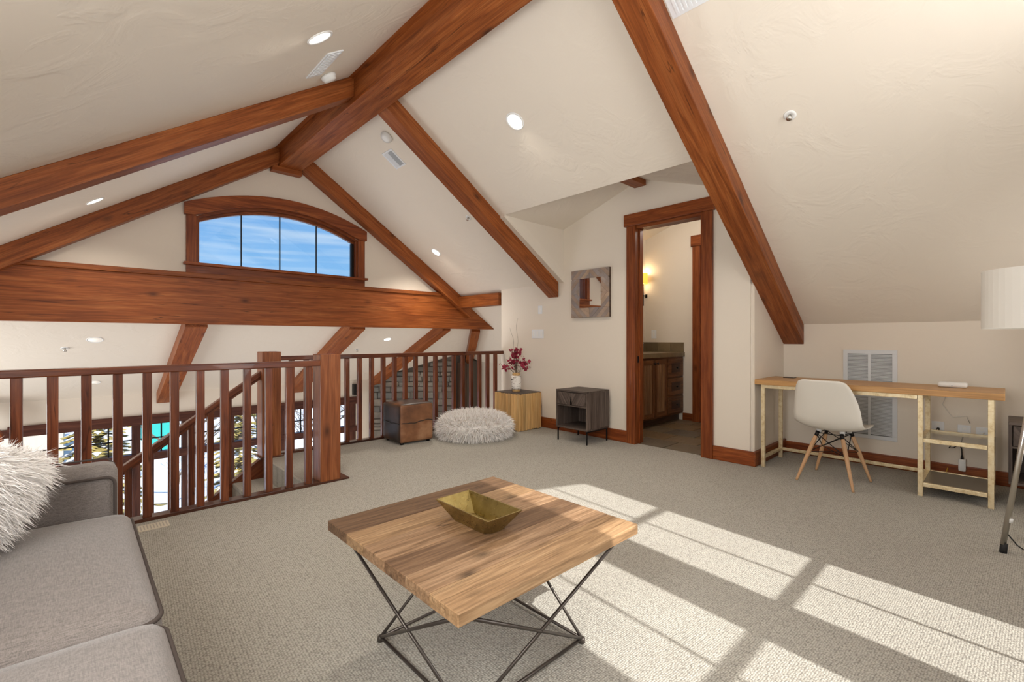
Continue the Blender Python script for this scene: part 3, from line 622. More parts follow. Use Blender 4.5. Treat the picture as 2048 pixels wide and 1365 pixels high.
# ---- fur
def fur(name, pts, n, length, m, parent, droop=.3, width=.0035, fn=None):
    vs = []; fs = []
    for _ in range(n):
        p, nr = fn(); nr = Vector(nr).normalized()
        l = length * random.uniform(.55, 1.15); d = (nr + Vector((random.gauss(0, .38), random.gauss(0, .38), random.gauss(0, .38)))).normalized()
        s = d.cross(Vector((random.gauss(0, 1), random.gauss(0, 1), random.gauss(0, 1)))).normalized() * width * random.uniform(.5, 1.3)
        k = Vector((random.gauss(0, .15), random.gauss(0, .15), -droop * random.uniform(.3, 1.2))); o = len(vs)
        p = Vector(p); p1 = p + d * l * .5 + k * l * .18; p2 = p + d * l * .9 + k * l * .75
        vs += [p - s, p + s, p1 - s * .8, p1 + s * .8, p2]; fs += [(o, o + 1, o + 3, o + 2), (o + 2, o + 3, o + 4)]
    me = bpy.data.meshes.new(name); M = WM[parent.name].copy(); I = M.inverted(); me.from_pydata([I @ v for v in vs], [], fs); me.materials.append(m)
    for q in me.polygons: q.use_smooth = True
    o = put(bpy.data.objects.new(name, me), M, parent); o['kind'] = 'stuff'; return o
def sampler(o, M=None):
    me = o.data; W_ = WM[o.name]; R_ = W_.to_3x3(); polys = list(me.polygons); ws = [p.area for p in polys]
    def g():
        p = random.choices(polys, cum_weights=cw)[0]; vs = [me.vertices[i].co for i in p.vertices]
        a, b = random.random(), random.random(); q = vs[0].lerp(vs[1], a).lerp(vs[-1].lerp(vs[-2], a), b) if len(vs) > 3 else vs[0]
        return W_ @ q, R_ @ p.normal
    cw = []; s = 0
    for w in ws: s += w; cw.append(s)
    return g
fp = thing('fluffy_pillow', 'white long-haired fur pillow leaning at the far end of the sofa', 'pillow', (-.30, 2.1, .47))
Mp = Matrix.Rotation(math.radians(-30), 3, 'Z') @ Matrix.Rotation(math.radians(-54), 3, 'Y') @ Matrix.Rotation(math.radians(20), 3, 'Z')
pc = rbox('cushion', (-.29, 1.97, .63), (.22, .24, .035), .03, FURW, fp, n=10, top=.06, sag=1, M=Mp)
fur('fur', None, 15000, .07, FURW, fp, .5, .0016, sampler(pc))

# ================================================================== OTTOMAN, POUF, STUMP, VASE
ot = thing('cowhide_ottoman', 'cube ottoman in brown and black cowhide beside the railing', 'ottoman', (2.74, 4.62, 0), rz=math.radians(-2))
oc = Vector((2.728, 4.605, .225)); Ro = Matrix.Rotation(math.radians(-2), 3, 'Z')
v, f = rbox_vf(oc, (.205, .205, .205), .022, 12, .022, 0, Ro)
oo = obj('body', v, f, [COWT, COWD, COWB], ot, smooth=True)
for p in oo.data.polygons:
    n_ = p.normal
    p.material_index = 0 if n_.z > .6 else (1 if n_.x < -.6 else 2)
def wob(y0, amp, ph): return lambda t: y0 + amp * math.sin(9 * t + ph) + amp * .5 * math.sin(23 * t + ph)
pts = []
for i in range(25):
    tt = i / 24; pts.append(oc + Ro @ Vector((-.19 + .38 * tt, -.207, wob(.0, .006, 1)(tt) + .02 * tt)))
lab(tube('seam', pts, .0045, RUB, ot, 6), 'dark wavy seam between hide pieces')
pts = [oc + Ro @ Vector((-.207, -.19 + .38 * i / 16, wob(0, .004, 0)(i / 16))) for i in range(17)]; tube('seam', pts, .004, RUB, ot, 6)
for x in (-.16, .16):
    for y in (-.16, .16): lathe('foot', [(.02, 0), (.02, .03)], oc + Ro @ Vector((x, y, -.225)), BLACK, ot, 10)
# pouf
po = thing('fur_pouf', 'low round white shaggy fur pouf beside the ottoman', 'pouf', (3.43, 4.30, 0))
prof = [(.0, .02), (.28, .015), (.37, .045), (.405, .10), (.395, .165), (.31, .225), (.18, .25), (.0, .255)]
pfm = lathe('cushion', prof, (3.42, 4.28, 0), FURW, po, 36)
fur('fur', None, 16000, .10, FURW, po, .45, .0034, sampler(pfm)); fur('grey_fur', None, 3200, .085, FURG, po, .35, .003, sampler(pfm))
# stump table
sp = thing('stump_table', 'square side table of vertical pale teak strips in the corner', 'side table', (4.14, 4.28, 0))
sx0, sx1, sy0, sy1, sh = 3.945, 4.355, 4.07, 4.52, .462
box('core', (sx0 + .02, sx1 - .02), (sy0 + .02, sy1 - .02), (.005, sh - .006), DKW, sp, 0, 'z')
lab(prism('top', [(sx0 + .03, sy0 + .004, sh - .008), (sx1 - .02, sy0 + .004, sh - .008), (sx1 - .002, sy0 + .03, sh - .008), (sx1 - .002, sy1 - .002, sh - .008), (sx0 + .002, sy1 - .002, sh - .008), (sx0 + .002, sy0 + .03, sh - .008)], (0, 0, .01), GREYW, sp), 'greyish brown end-grain top')
def strips(a, b, n, fn):
    x = a; ws = [random.uniform(.7, 1.3) for _ in range(n)]; s = sum(ws)
    for w in ws:
        w = w / s * (b - a); fn(x, x + w, random.uniform(-.004, .004)); x += w
def zb(): return random.uniform(0, .012)
strips(sx0, sx1, 10, lambda a, b, d: box('strip', (a + .0014, b - .0014), (sy0 - d + (.012 if (a < sx0 + .02 or b > sx1 - .02) else 0), sy0 + .03), (zb(), sh - .004), TEAK, sp, .003, 'z', seg=1))
strips(sy0 + .008, sy1, 10, lambda a, b, d: box('strip', (sx0 - d, sx0 + .03), (a + .0014, b - .0014), (zb(), sh - .004), TEAK, sp, .003, 'z', seg=1))
strips(sy0 + .008, sy1, 9, lambda a, b, d: box('strip', (sx1 - .03, sx1 + d), (a + .0014, b - .0014), (zb(), sh - .004), TEAK, sp, .003, 'z', seg=1))
strips(sx0 + .01, sx1 - .01, 9, lambda a, b, d: box('strip', (a + .0008, b - .0008), (sy1 - .03, sy1 + d), (zb(), sh - .004), TEAK, sp, .003, 'z', seg=1))
# vase
VX, VY, VZ = 4.12, 4.30, .464
vz = thing('birch_vase', 'birch-bark vase with wooden ends standing on the stump table', 'vase', (VX, VY, VZ))
lathe('body', [(.048, .03), (.062, .034), (.064, .06), (.063, .15), (.062, .20), (.05, .206)], (VX, VY, VZ), BARK, vz, 28)
lab(lathe('foot', [(.045, 0), (.052, .006), (.048, .03)], (VX, VY, VZ), TEAK, vz, 24), 'turned amber wooden foot'); lab(lathe('neck', [(.05, .205), (.052, .22), (.044, .24), (.03, .242)], (VX, VY, VZ), TEAK, vz, 24), 'amber wooden neck')
fl = thing('red_flowers', 'crimson blossom branches with two curly twigs in the birch vase', 'flowers', (VX, VY, VZ + .23))
stems = []; pet = []
for i in range(34):
    a = random.uniform(0, 2 * PI); sp_ = random.random(); hgt = random.uniform(.07, .34); rr = (.12 * sp_ if hgt > .2 else .19 * sp_ ** .7)
    if i < 6: hgt = random.uniform(.03, .10); rr = random.uniform(.15, .21)
    e_ = Vector((VX + rr * math.cos(a), VY + rr * math.sin(a), VZ + .24 + hgt)); b_ = Vector((VX, VY, VZ + .2)); m_ = b_.lerp(e_, .5) + Vector((0, 0, .04))
    stems.append(tube_vf([b_, m_, e_], .0016, 4))
    for k in range(7):
        c_ = m_.lerp(e_, random.uniform(.1, 1.08)) + Vector([random.gauss(0, .014) for _ in range(3)]); R = Matrix.Rotation(random.uniform(0, 6.28), 3, Vector([random.gauss(0, 1) for _ in range(3)]).normalized()); s_ = random.uniform(.009, .020)
        vs = [c_ + R @ Vector(p) * s_ for p in ((0, 0, 0), (1, .55, .25), (1.5, 0, .1), (1, -.55, .25), (-.8, .7, .2), (-1.2, 0, .35), (-.8, -.7, .2), (0, 1.2, -.2), (0, -1.2, -.2))]
        pet.append((vs, [(0, 1, 2), (0, 2, 3), (0, 4, 5), (0, 5, 6), (0, 7, 4), (0, 3, 8), (0, 8, 6), (0, 1, 7)]))
v, f = merge(stems); obj('stems', v, f, BARKB, fl); v, f = merge(pet); q = obj('blossoms', v, f, FLOWER, fl); q['kind'] = 'stuff'
for dx, ph, top in ((-.075, 0, .86), (.02, 1.6, .98)):
    pts = [(VX + dx * .35 * t_ + .014 * math.sin(t_ * 11 + ph) * t_, VY - dx * t_ * .9 + .01 * math.cos(t_ * 13 + ph), VZ + .2 + (top - .24) * t_) for t_ in [i / 22 for i in range(23)]]
    tube('twig', pts, [.003 - .0018 * i / 22 for i in range(23)], BARKB, fl, 5)

# ================================================================== NIGHTSTANDS
def nightstand(label, x0, y0, w, d):
    t = thing('nightstand', label, 'nightstand', (x0 + d / 2, y0 + w / 2, 0), None)
    x1, y1, z0, z1 = x0 + d, y0 + w, .148, .572
    box('top_panel', (x0, x1), (y0, y1), (z1 - .018, z1), GREYW, t, .002, 'y'); box('bottom_panel', (x0 + .004, x1), (y0, y1), (z0, z0 + .018), GREYW, t, .002, 'y')
    box('side_panel', (x0 + .002, x1), (y0, y0 + .018), (z0 + .018, z1 - .018), GREYW, t, .001, 'z'); box('side_panel', (x0 + .002, x1), (y1 - .018, y1), (z0 + .018, z1 - .018), GREYW, t, .001, 'z')
    box('back_panel', (x1 - .012, x1), (y0 + .018, y1 - .018), (z0 + .018, z1 - .018), GREYW, t, 0, 'z'); box('shelf', (x0 + .006, x1 - .01), (y0 + .018, y1 - .018), (.395, .408), GREYW, t, 0, 'y')
    dr = box('drawer_front', (x0 + .003, x0 + .02), (y0 + .022, y1 - .022), (.412, .548), GREYW, t, .001, 'y')
    ym = (y0 + y1) / 2; zm0, zm1 = .414, .546; n = 6
    for sgn in (-1, 1):
        for k in range(n):
            a0 = k / n; a1 = (k + 1) / n; hw = (w / 2 - .024)
            ya = ym + sgn * hw * a0; yb = ym + sgn * hw * a1; sh_ = .0
            q = [(x0 - .001, ya + sgn * .0008, zm0), (x0 - .001, yb - sgn * .0008, zm0), (x0 - .001, yb - sgn * .0008, zm1), (x0 - .001, ya + sgn * .0008, zm1)]
            # chevron strips are parallelograms leaning toward the centre
            lean = .045 * sgn
            q = [(x0 - .001, min(max(qy + (lean if qz > .5 else -lean), y0 + .024), y1 - .024) if 0 < k < n - 1 else (min(max(qy + ((lean if qz > .5 else -lean) if abs(qy - ym) > .002 and k < n - 1 or (k == n - 1 and abs(qy - ym) < hw * .99) else 0), y0 + .024), y1 - .024)), qz) for _, qy, qz in q]
            v_, f_ = prism_vf(q, (.004, 0, 0)); obj('chevron_strip', v_, f_, GREYW, dr, frame(d=(0, lean * 2, .13)))
    box('pull_lip', (x0 - .006, x0 + .01), (ym - .06, ym + .06), (.549, .554), BLACK, dr)
    for x in (x0 + .012, x1 - .03):
        for y in (y0 + .012, y1 - .024): box('leg', (x, x + .012), (y, y + .012), (0, z0 - .012), BLACK, t, .001)
    v_, f_ = merge([prism_vf([(x0 + .008, y, z0 - .016), (x1 - .012, y, z0 - .016), (x1 - .012, y, z0), (x0 + .008, y, z0)], (0, .012, 0)) for y in (y0 + .012, y1 - .024)]); obj('leg_frame', v_, f_, BLACK, t)
    return t
nightstand('dark grey-brown wooden nightstand on black legs under the framed mirror', 3.965, 3.05, .44, .40)
nightstand('dark wooden nightstand with drawer at the right edge behind the floor lamp', 4.63, -.45, .44, .40)

# ================================================================== MIRROR
mr_ = thing('wall_mirror', 'square wall mirror framed in weathered herringbone wood strips', 'mirror', (4.40, 3.335, 1.39))
my0, my1, mz0, mz1 = 3.064, 3.606, 1.39, 1.953; gy0, gy1, gz0, gz1 = 3.175, 3.49, 1.505, 1.85
box('backing', (4.39, 4.418), (my0, my1), (mz0, mz1), DKW, mr_)
box('glass', (4.384, 4.389), (gy0, gy1), (gz0, gz1), MIRROR, mr_)
def clip(poly, fn):
    out = []
    for i, a in enumerate(poly):
        b = poly[(i + 1) % len(poly)]; fa, fb = fn(a), fn(b)
        if fa >= 0: out.append(a)
        if (fa >= 0) != (fb >= 0): t_ = fa / (fa - fb); out.append((a[0] + (b[0] - a[0]) * t_, a[1] + (b[1] - a[1]) * t_))
    return out
def rect_clip(p, y0, y1, z0, z1):
    for fn in (lambda q: q[0] - y0, lambda q: y1 - q[0], lambda q: q[1] - z0, lambda q: z1 - q[1]):
        p = clip(p, fn)
        if len(p) < 3: return None
    return p
ymid, zmid = (my0 + my1) / 2, (mz0 + mz1) / 2
for (ya, yb, za, zb_, s_) in ((my0, ymid, gz1, mz1, 1), (ymid, my1, gz1, mz1, -1), (my0, ymid, mz0, gz0, -1), (ymid, my1, mz0, gz0, 1), (my0, gy0, zmid, gz1, 1), (my0, gy0, gz0, zmid, -1), (gy1, my1, zmid, gz1, -1), (gy1, my1, gz0, zmid, 1)):
    k = -12
    while k < 12:
        c0 = k * .062; p = [(ymid + c0 / 1 - 1 * s_, zmid - 1), (ymid + c0 + .06 - 1 * s_, zmid - 1), (ymid + c0 + .06 + 1 * s_, zmid + 1), (ymid + c0 + 1 * s_, zmid + 1)]
        p = rect_clip(p, ya + .0008, yb - .0008, za + .0008, zb_ - .0008)
        if p:
            ar = abs(sum(p[i][0] * p[(i + 1) % len(p)][1] - p[(i + 1) % len(p)][0] * p[i][1] for i in range(len(p)))) / 2
            if ar > 1e-4:
                v_, f_ = prism_vf([(4.39, y, z) for y, z in p], (-random.uniform(.010, .014), 0, 0)); obj('strip', v_, f_, HERR, mr_)
        k += 1

# ================================================================== WALL PLATES, VENTS, SPRINKLERS, CAN LIGHTS
def plate_x(name, label, cat, X, y0, y1, z0, z1, kind='switch', n=1, face=-1):
    t = thing(name, label, cat, (X, (y0 + y1) / 2, z0)); xs_ = (X - .006, X + .001)
    box('plate', xs_, (y0, y1), (z0, z1), WHITEP, t, .002)
    for i in range(n):
        yc = y0 + (y1 - y0) * (i + .5) / n; zc = (z0 + z1) / 2
        if kind == 'switch': box('rocker', (X - .010, X - .005), (yc - .014, yc + .014), (zc - .032, zc + .032), WHITEM, t, .001)
        else:
            for dz in (-.02, .02): box('socket', (X - .008, X - .005), (yc - .013, yc + .013), (zc + dz - .012, zc + dz + .012), WHITEM, t, .003)
    return t
plate_x('light_switch', 'triple white light switch plate on the wall right of the flowers', 'switch', 4.42, 4.10, 4.31, 1.145, 1.262, n=3)
plate_x('thermostat', 'small white control above the triple light switch plate', 'thermostat', 4.42, 4.125, 4.195, 1.465, 1.57, n=1)
plate_x('wall_outlet', 'white outlet with black plug on the knee wall, leftmost of three', 'outlet', KX, .352, .43, .36, .45, 'o')
plate_x('wall_outlet', 'middle white outlet on the knee wall above the hanging adapter', 'outlet', KX, .195, .272, .35, .44, 'o')
plate_x('wall_outlet', 'white outlet on the knee wall beside the desk end leg', 'outlet', KX, .095, .168, .36, .435, 'o')
plate_x('light_switch', 'single white switch plate beside the amber sconce in the bathroom', 'switch', 6.25, 3.535, 3.615, 1.145, 1.27)
def grille(label, y0, y1, z0, z1):
    t = thing('air_grille', label, 'vent', (KX, (y0 + y1) / 2, z0), 'return air grilles on the knee wall'); X = KX
    GW = mat('grille_paint', (.66, .68, .70), .4)
    for a, b, c, d in ((y0, y1, z1 - .035, z1), (y0, y1, z0, z0 + .035), (y0, y0 + .035, z0 + .035, z1 - .035), (y1 - .035, y1, z0 + .035, z1 - .035)): box('frame', (X - .012, X + .001), (a, b), (c, d), GW, t, .002)
    c = (y0 + y1) / 2; box('mullion', (X - .011, X), (c - .01, c + .01), (z0 + .035, z1 - .035), GW, t)
    box('backing', (X - .001, X + .001), (y0 + .03, y1 - .03), (z0 + .03, z1 - .03), mat('grille_dark', (.13, .13, .13), .8), t)
    pr = []; z = z0 + .042
    while z < z1 - .045:
        for a, b in ((y0 + .035, c - .01), (c + .01, y1 - .035)): pr.append(prism_vf([(X - .010, a, z), (X - .002, a, z + .008), (X - .002, a, z + .0095), (X - .010, a, z + .0015)], (0, b - a, 0)))
        z += .0125
    v_, f_ = merge(pr); q = obj('louvres', v_, f_, GW, t); q['kind'] = 'stuff'; return t
grille('white louvred air grille on the knee wall above the desk top', .653, 1.046, .66, 1.038)
grille('white louvred air grille on the knee wall below the desk top', .653, 1.046, .236, .648)
def nrm(fz): e_ = .01; return Vector(((fz(1 + e_, 0) - fz(1, 0)) / e_, (fz(1, e_) - fz(1, 0)) / e_, -1)).normalized()
PR = lambda x, y: zr(x); PL = lambda x, y: zl(x); PW = lambda x, y: zlow(y)
def seat(x, y, fz):   # matrix: local -Z into the room
    n = nrm(fz); R = (-n).to_track_quat('Z', 'Y').to_matrix(); return Vector((x, y, fz(x, y))), R
def can(label, x, y, fz, on=True, r=.075, spot=0):
    p, R = seat(x, y, fz); t = thing('recessed_light', label, 'light', p)
    lathe('trim_ring', [(r * .80, .004), (r * .80, -.004), (r * .95, -.006), (r, -.001), (r, .002)], p, WHITEM, t, 32, R)
    lathe('lens', [(.0005, -.0005), (r * .80, -.0005), (r * .80, -.0025), (.0005, -.0025)], p, LENS if on else LENSD, t, 24, R)
    if spot:
        l = bpy.data.lights.new('downlight', 'SPOT'); l.energy = spot; l.color = (1, .92, .80); l.spot_size = 2.5; l.spot_blend = 1; l.shadow_soft_size = .06
        o = bpy.data.objects.new('downlight', l); C.objects.link(o); o.location = p + nrm(fz) * .02; o.rotation_euler = (0, 0, 0)
can('lit recessed ceiling light on the left slope near the top edge, beside the ceiling vent', 1.089, 2.865, PL, True, .085, 50)
can('recessed light on the left slope between the rafters left of the arched window', .129, 5.414, PL, True, .075, 25)
can('brightest recessed light in the middle of the right ceiling slope', 2.709, 2.843, PR, True, .085, 60)
can('recessed light on the right slope right of the arched window', 3.659, 5.432, PR, True, .075, 55)
can('dim recessed light under the tie beam at far left', .164, 6.88, PW, False, .075, 0)
can('recessed light under the tie beam above the right railing', 3.696, 6.875, PW, True, .07, 6)
can('recessed light on the lower ceiling seen behind the left balusters', .194, 8.147, PW, False, .06, 0)
can('recessed light shining over the stone chimney', 4.72, 7.75, PW, True, .05, 4)
def detector(label, x, y, fz):
    p, R = seat(x, y, fz); lathe_ = lathe('smoke_detector', [(.05, .002), (.062, -.006), (.062, -.022), (.052, -.03), (.05, -.042), (.025, -.048), (.001, -.048)], p, WHITEM, None, 28, R)
    tag(lathe_, label, 'detector')
detector('white smoke detector on the left slope touching the long rafter', 1.45, 3.66, PL); detector('white smoke detector on the right slope beside the rafter and small vent', 2.34, 4.36, PR)
def cvent(label, x0, x1, y0, y1, fz, half=True):
    c = Vector(((x0 + x1) / 2, (y0 + y1) / 2, 0)); p, R = seat(c.x, c.y, fz); t = thing('ceiling_vent', label, 'vent', p)
    def q(name, ax, bx, ay, by, d0, d1, m): 
        vs = []
        for x in (ax, bx):
            for y in (ay, by):
                for d in (d0, d1): vs.append(Vector((x, y, fz(x, y))) + nrm(fz) * d)
        obj(name, vs, BOXF, m, t)
    q('frame', x0, x1, y0, y1, -.001, .008, WHITEP)
    n = 12
    for i in range(n): a = y0 + .02 + (y1 - y0 - .04) * i / n; q('slat', x0 + .015, x1 - .015, a, a + (y1 - y0 - .04) / n * .55, .007, .012, mat('vent_grey', (.45, .47, .49), .5) if (half and i % 12 < 6) else WHITEP)
cvent('white rectangular ceiling vent on the left slope by the smoke detector', 1.255, 1.365, 3.17, 3.58, PL, False)
cvent('small square white ceiling vent on the right slope below the smoke detector', 2.44, 2.62, 4.46, 4.66, PR)
cvent('slotted white ceiling vent at the top edge right of the door rafter', 2.50, 2.60, 1.0, 1.36, PR, False)
def sprinkler(label, x, y, fz):
    p, R = seat(x, y, fz); t = thing('fire_sprinkler', label, 'sprinkler', p)
    lathe('escutcheon', [(.038, .001), (.036, -.004), (.02, -.006), (.018, -.002)], p, WHITEM, t, 20, R); lathe('head', [(.010, 0), (.010, -.022), (.004, -.03), (.017, -.032), (.017, -.035)], p, CHROME, t, 12, R)
sprinkler('chrome fire sprinkler on the right slope left of the rafter by the mirror', 3.345, 4.297, PR); sprinkler('chrome fire sprinkler on the right slope above the desk', 3.325, .946, PR)
sprinkler('small fire sprinkler on the lower ceiling at far left', -.077, 7.09, PW); sprinkler('small fire sprinkler on the lower ceiling right of the corner newel', 3.35, 7.25, PW)
fv = thing('floor_register', 'cream floor register in the carpet beside the railing', 'vent', (.35, 3.53, 0)); box('plate', (.275, .425), (3.49, 3.60), (0, .004), mat('register_cream', (.62, .56, .45), .5), fv, .001)
for i in range(9): box('slot', (.285 + i * .0155, .291 + i * .0155), (3.505, 3.585), (.0035, .0045), mat('register_slot', (.42, .38, .31), .6), fv)
bs = thing('wall_speaker', 'small black fixture on the far wall under the lower rafter', 'speaker', (3.98, 8.68, .05)); box('cabinet', (3.92, 4.04), (8.60, 8.70), (.05, .26), BLACK, bs, .01); box('bracket', (3.96, 4.0), (8.68, 8.705), (.12, .2), BLACK, bs)

# ================================================================== DESK
dk = thing('desk', 'long narrow oak-topped desk on champagne metal legs with side shelves', 'desk', (4.71, .78, 0))
box('desktop', (4.44, 4.98), (.005, 1.547), (.732, .776), DESKW, dk, .004, 'y')
g = .016
LX, BX = 4.48, 4.95; LY = (1.487, .428, .07)
for y in LY:
    for x in (LX, BX): bar('leg', (x, y, 0), (x, y, .732), .03, .03, GOLD, dk, .002)
bar('top_bar', (LX, LY[0] - g, .716), (LX, LY[1] + g, .716), .03, .03, GOLD, dk); bar('top_bar', (BX, LY[0] - g, .716), (BX, LY[2] + g, .716), .03, .03, GOLD, dk)
for y in LY: bar('cross_bar', (LX + g, y, .716), (BX - g, y, .716), .03, .03, GOLD, dk)
bar('stretcher', (LX + g, LY[0], .085), (BX - g, LY[0], .085), .025, .025, GOLD, dk); bar('stretcher', (BX, LY[0] - g, .085), (BX, LY[1] + g, .085), .025, .025, GOLD, dk)
for z in (.405, .085):
    for x in (LX, BX): bar('shelf_bar', (x, LY[1] - g, z), (x, LY[2] + g, z), .028, .028, GOLD, dk)
    for y in (LY[1], LY[2]): bar('shelf_bar', (LX + g, y, z), (BX - g, y, z), .028, .028, GOLD, dk)
lab(box('glass_shelf', (LX + .012, BX - .012), (LY[2] + .012, LY[1] - .012), (.412, .418), SHELFG, dk), 'clear glass shelf')
lab(box('metal_shelf', (LX + .012, BX - .012), (LY[2] + .012, LY[1] - .012), (.088, .096), mat('antique_sheet', (.20, .165, .12), .35, .5), dk), 'dark metal lower shelf')
gm = thing('cable_grommet', 'small black grommet on the left end of the desk top', 'grommet', (4.86, 1.385, .776)); box('ring', (4.82, 4.90), (1.34, 1.43), (.7765, .780), BLACK, gm, .001)
rt = thing('router', 'flat white router lying on the desk top', 'router', (4.78, .27, .7765)); rbox('body', (4.78, .275, .797), (.05, .082, .020), .018, WHITEM, rt, 8); lab(box('power_light', (4.727, 4.73), (.27, .28), (.79, .794), mat('grey_dot', (.3, .3, .32), .4), rt), 'small grey status dot')
cc = thing('desk_cables', 'loose black and white cables hanging behind the shelves of the desk', 'cable', (5.2, .25, .1))
tube('black_cord', [(5.235, .235, .37), (5.19, .25, .30), (5.17, .29, .26), (5.19, .32, .25), (5.2, .30, .29), (5.19, .26, .30), (5.19, .245, .25), (5.19, .243, .17)], .004, RUB, cc)
tube('white_cord', [(5.23, .40, .40), (5.18, .36, .33), (5.16, .28, .30), (5.17, .16, .31), (5.22, .12, .40)], .003, CORDW, cc)
tube('white_cord', [(5.24, .20, .46), (5.2, .22, .52), (5.2, .30, .50), (5.2, .36, .60), (5.1, .30, .775), (4.85, .27, .79)], .0025, CORDW, cc)
tube('yellow_cord', [(5.21, .44, .012), (5.17, .38, .012), (5.19, .34, .03), (5.22, .33, .08)], .0035, CORDY, cc)
tube('black_plug', [(5.245, .39, .39), (5.22, .39, .385)], .012, RUB, cc)
ad = thing('power_adapter', 'white power adapter hanging on a black cord behind the desk shelf', 'adapter', (5.19, .243, .075)); rbox('body', (5.19, .243, .125), (.018, .022, .048), .006, WHITEM, ad, 4); lathe('collar', [(.011, .17), (.006, .205)], (5.19, .243, 0), RUB, ad, 10)

# ================================================================== CHAIR
chx, chy, chr_ = 4.43, .95, math.radians(-6)
Mc = Matrix.Translation((chx, chy, 0)) @ Matrix.Rotation(chr_, 4, 'Z')
ch_ = thing('shell_chair', 'white plastic shell chair on splayed beech dowel legs at the desk', 'chair', (chx, chy, 0), rz=chr_)
rows = [(.255, .425, .150, .000, 0), (.245, .440, .185, .004, 0), (.20, .446, .212, .012, 0), (.12, .436, .226, .024, 0), (.03, .424, .232, .034, 0), (-.06, .419, .235, .042, .004), (-.12, .427, .236, .046, .014), (-.165, .455, .235, .044, .03), (-.195, .51, .232, .034, .05), (-.215, .58, .226, .018, .062), (-.232, .65, .216, .006, .06), (-.25, .72, .200, .0, .05), (-.266, .775, .182, 0, .038), (-.276, .808, .160, 0, .028), (-.281, .823, .125, 0, .02)]
def shell(off):
    vs = []; K = 17
    for i, (fx, z, hw, up, fw) in enumerate(rows):
        a = rows[max(i - 1, 0)]; b = rows[min(i + 1, len(rows) - 1)]; tx, tz = b[0] - a[0], b[1] - a[1]; l = math.hypot(tx, tz); nx, nz = -tz / l, tx / l
        if nz > 0 or (abs(nz) < .3 and nx < 0): pass
        for k in range(K):
            u = -1 + 2 * k / (K - 1); c = abs(u) ** 2.6
            vs.append(Vector((fx + fw * c + off * nx, hw * u, z + up * c + off * nz)))
    return vs, K
va, K = shell(0); vb, K = shell(.007); n_ = len(rows); fs = []
for i in range(n_ - 1):
    for k in range(K - 1):
        a = i * K + k; fs.append((a, a + 1, a + K + 1, a + K)); o = n_ * K; fs.append((o + a, o + a + K, o + a + K + 1, o + a + 1))
o = n_ * K; bd = [k for k in range(K)] + [i * K + K - 1 for i in range(1, n_)] + [(n_ - 1) * K + k for k in range(K - 2, -1, -1)] + [i * K for i in range(n_ - 2, 0, -1)]
for a, b in zip(bd, bd[1:] + bd[:1]): fs.append((a, b, b + o, a + o))
q = obj('shell', [Mc @ v for v in va + vb], fs, SHELL, ch_, smooth=True)
legs = []
for sx, sy in ((-1, 1), (-1, -1), (1, 1), (1, -1)):
    fx_ = {(-1, 1): (4.252, 1.163), (-1, -1): (4.203, .777), (1, 1): (4.695, 1.133), (1, -1): (4.612, .736)}[(sx, sy)]
    tp_ = Mc @ Vector((.10 * sx + .02, .085 * sy, .385)); bt_ = Vector((fx_[0], fx_[1], 0)); legs.append((tp_, bt_))
    pts = [bt_.lerp(tp_, t_) for t_ in (0, .04, .5, .8, .92, 1)]; tube('leg', pts, [.008, .0095, .0145, .0155, .0135, .011], BEECH, ch_, 12, F=frame(d=tp_ - bt_, origin=bt_))
    tube('leg_socket', [bt_.lerp(tp_, .93), bt_.lerp(tp_, 1.03)], .014, BLACK, ch_, 10)
wire = []
order = [0, 1, 3, 2]
for i in range(4):
    a, b = legs[order[i]], legs[order[(i + 1) % 4]]
    wire += [tube_vf([a[1].lerp(a[0], .98), b[1].lerp(b[0], .60)], .0035, 6), tube_vf([b[1].lerp(b[0], .98), a[1].lerp(a[0], .60)], .0035, 6), tube_vf([a[0], b[0]], .004, 6)]
wire += [tube_vf([legs[0][1].lerp(legs[0][0], .60), legs[3][1].lerp(legs[3][0], .60)], .0032, 6), tube_vf([legs[1][1].lerp(legs[1][0], .60), legs[2][1].lerp(legs[2][0], .60)], .0032, 6)]
v, f = merge(wire); lab(obj('wire_brace', v, f, BLACK, ch_, smooth=True), 'black crossed wire bracing')
for x, y in ((.1, .08), (.1, -.08), (-.06, .08), (-.06, -.08)): q = Mc @ Vector((x, y, .385)); lathe('rubber_mount', [(.016, 0), (.02, .03), (.02, .045)], q, WHITEM, ch_, 12)

# ================================================================== FLOOR LAMP
LC = Vector((3.738, -.141, 0)); lp = thing('floor_lamp', 'tripod floor lamp with white drum shade at the right edge', 'lamp', LC)
n = 48; R1, R2 = .24, .234; vs = []
for z in (1.195, 1.512):
    for r in (R1, R2): vs += [LC + Vector((r * math.cos(2 * PI * k / n), r * math.sin(2 * PI * k / n), z)) for k in range(n)]
fs = []
for k in range(n):
    j = (k + 1) % n; fs += [(k, j, 2 * n + j, 2 * n + k), (n + k, 3 * n + k, 3 * n + j, n + j), (k, n + k, n + j, j), (2 * n + k, 2 * n + j, 3 * n + j, 3 * n + k)]
obj('lamp_shade', vs, fs, SHADE, lp, smooth=False)
ft = Vector((3.602, .012, 0)) - LC
for k in range(3):
    d = Matrix.Rotation(2 * PI * k / 3, 3, 'Z') @ ft; a = LC + d + Vector((0, 0, .045)); b = LC + d * .06 + Vector((0, 0, 1.16))
    q = tube('leg', [a, b], .0125, CHROME, lp, 12); tube('rubber_foot', [LC + d, LC + d * .97 + Vector((0, 0, .05))], .0155, RUB, q, 12)
    lab(tube('collar', [LC + (d).lerp(d * .06, .145) + Vector((0, 0, .045 + 1.115 * .105)), LC + d.lerp(d * .06, .16) + Vector((0, 0, .045 + 1.115 * .125))], .0155, WHITEM, q, 12), 'white plastic collar')
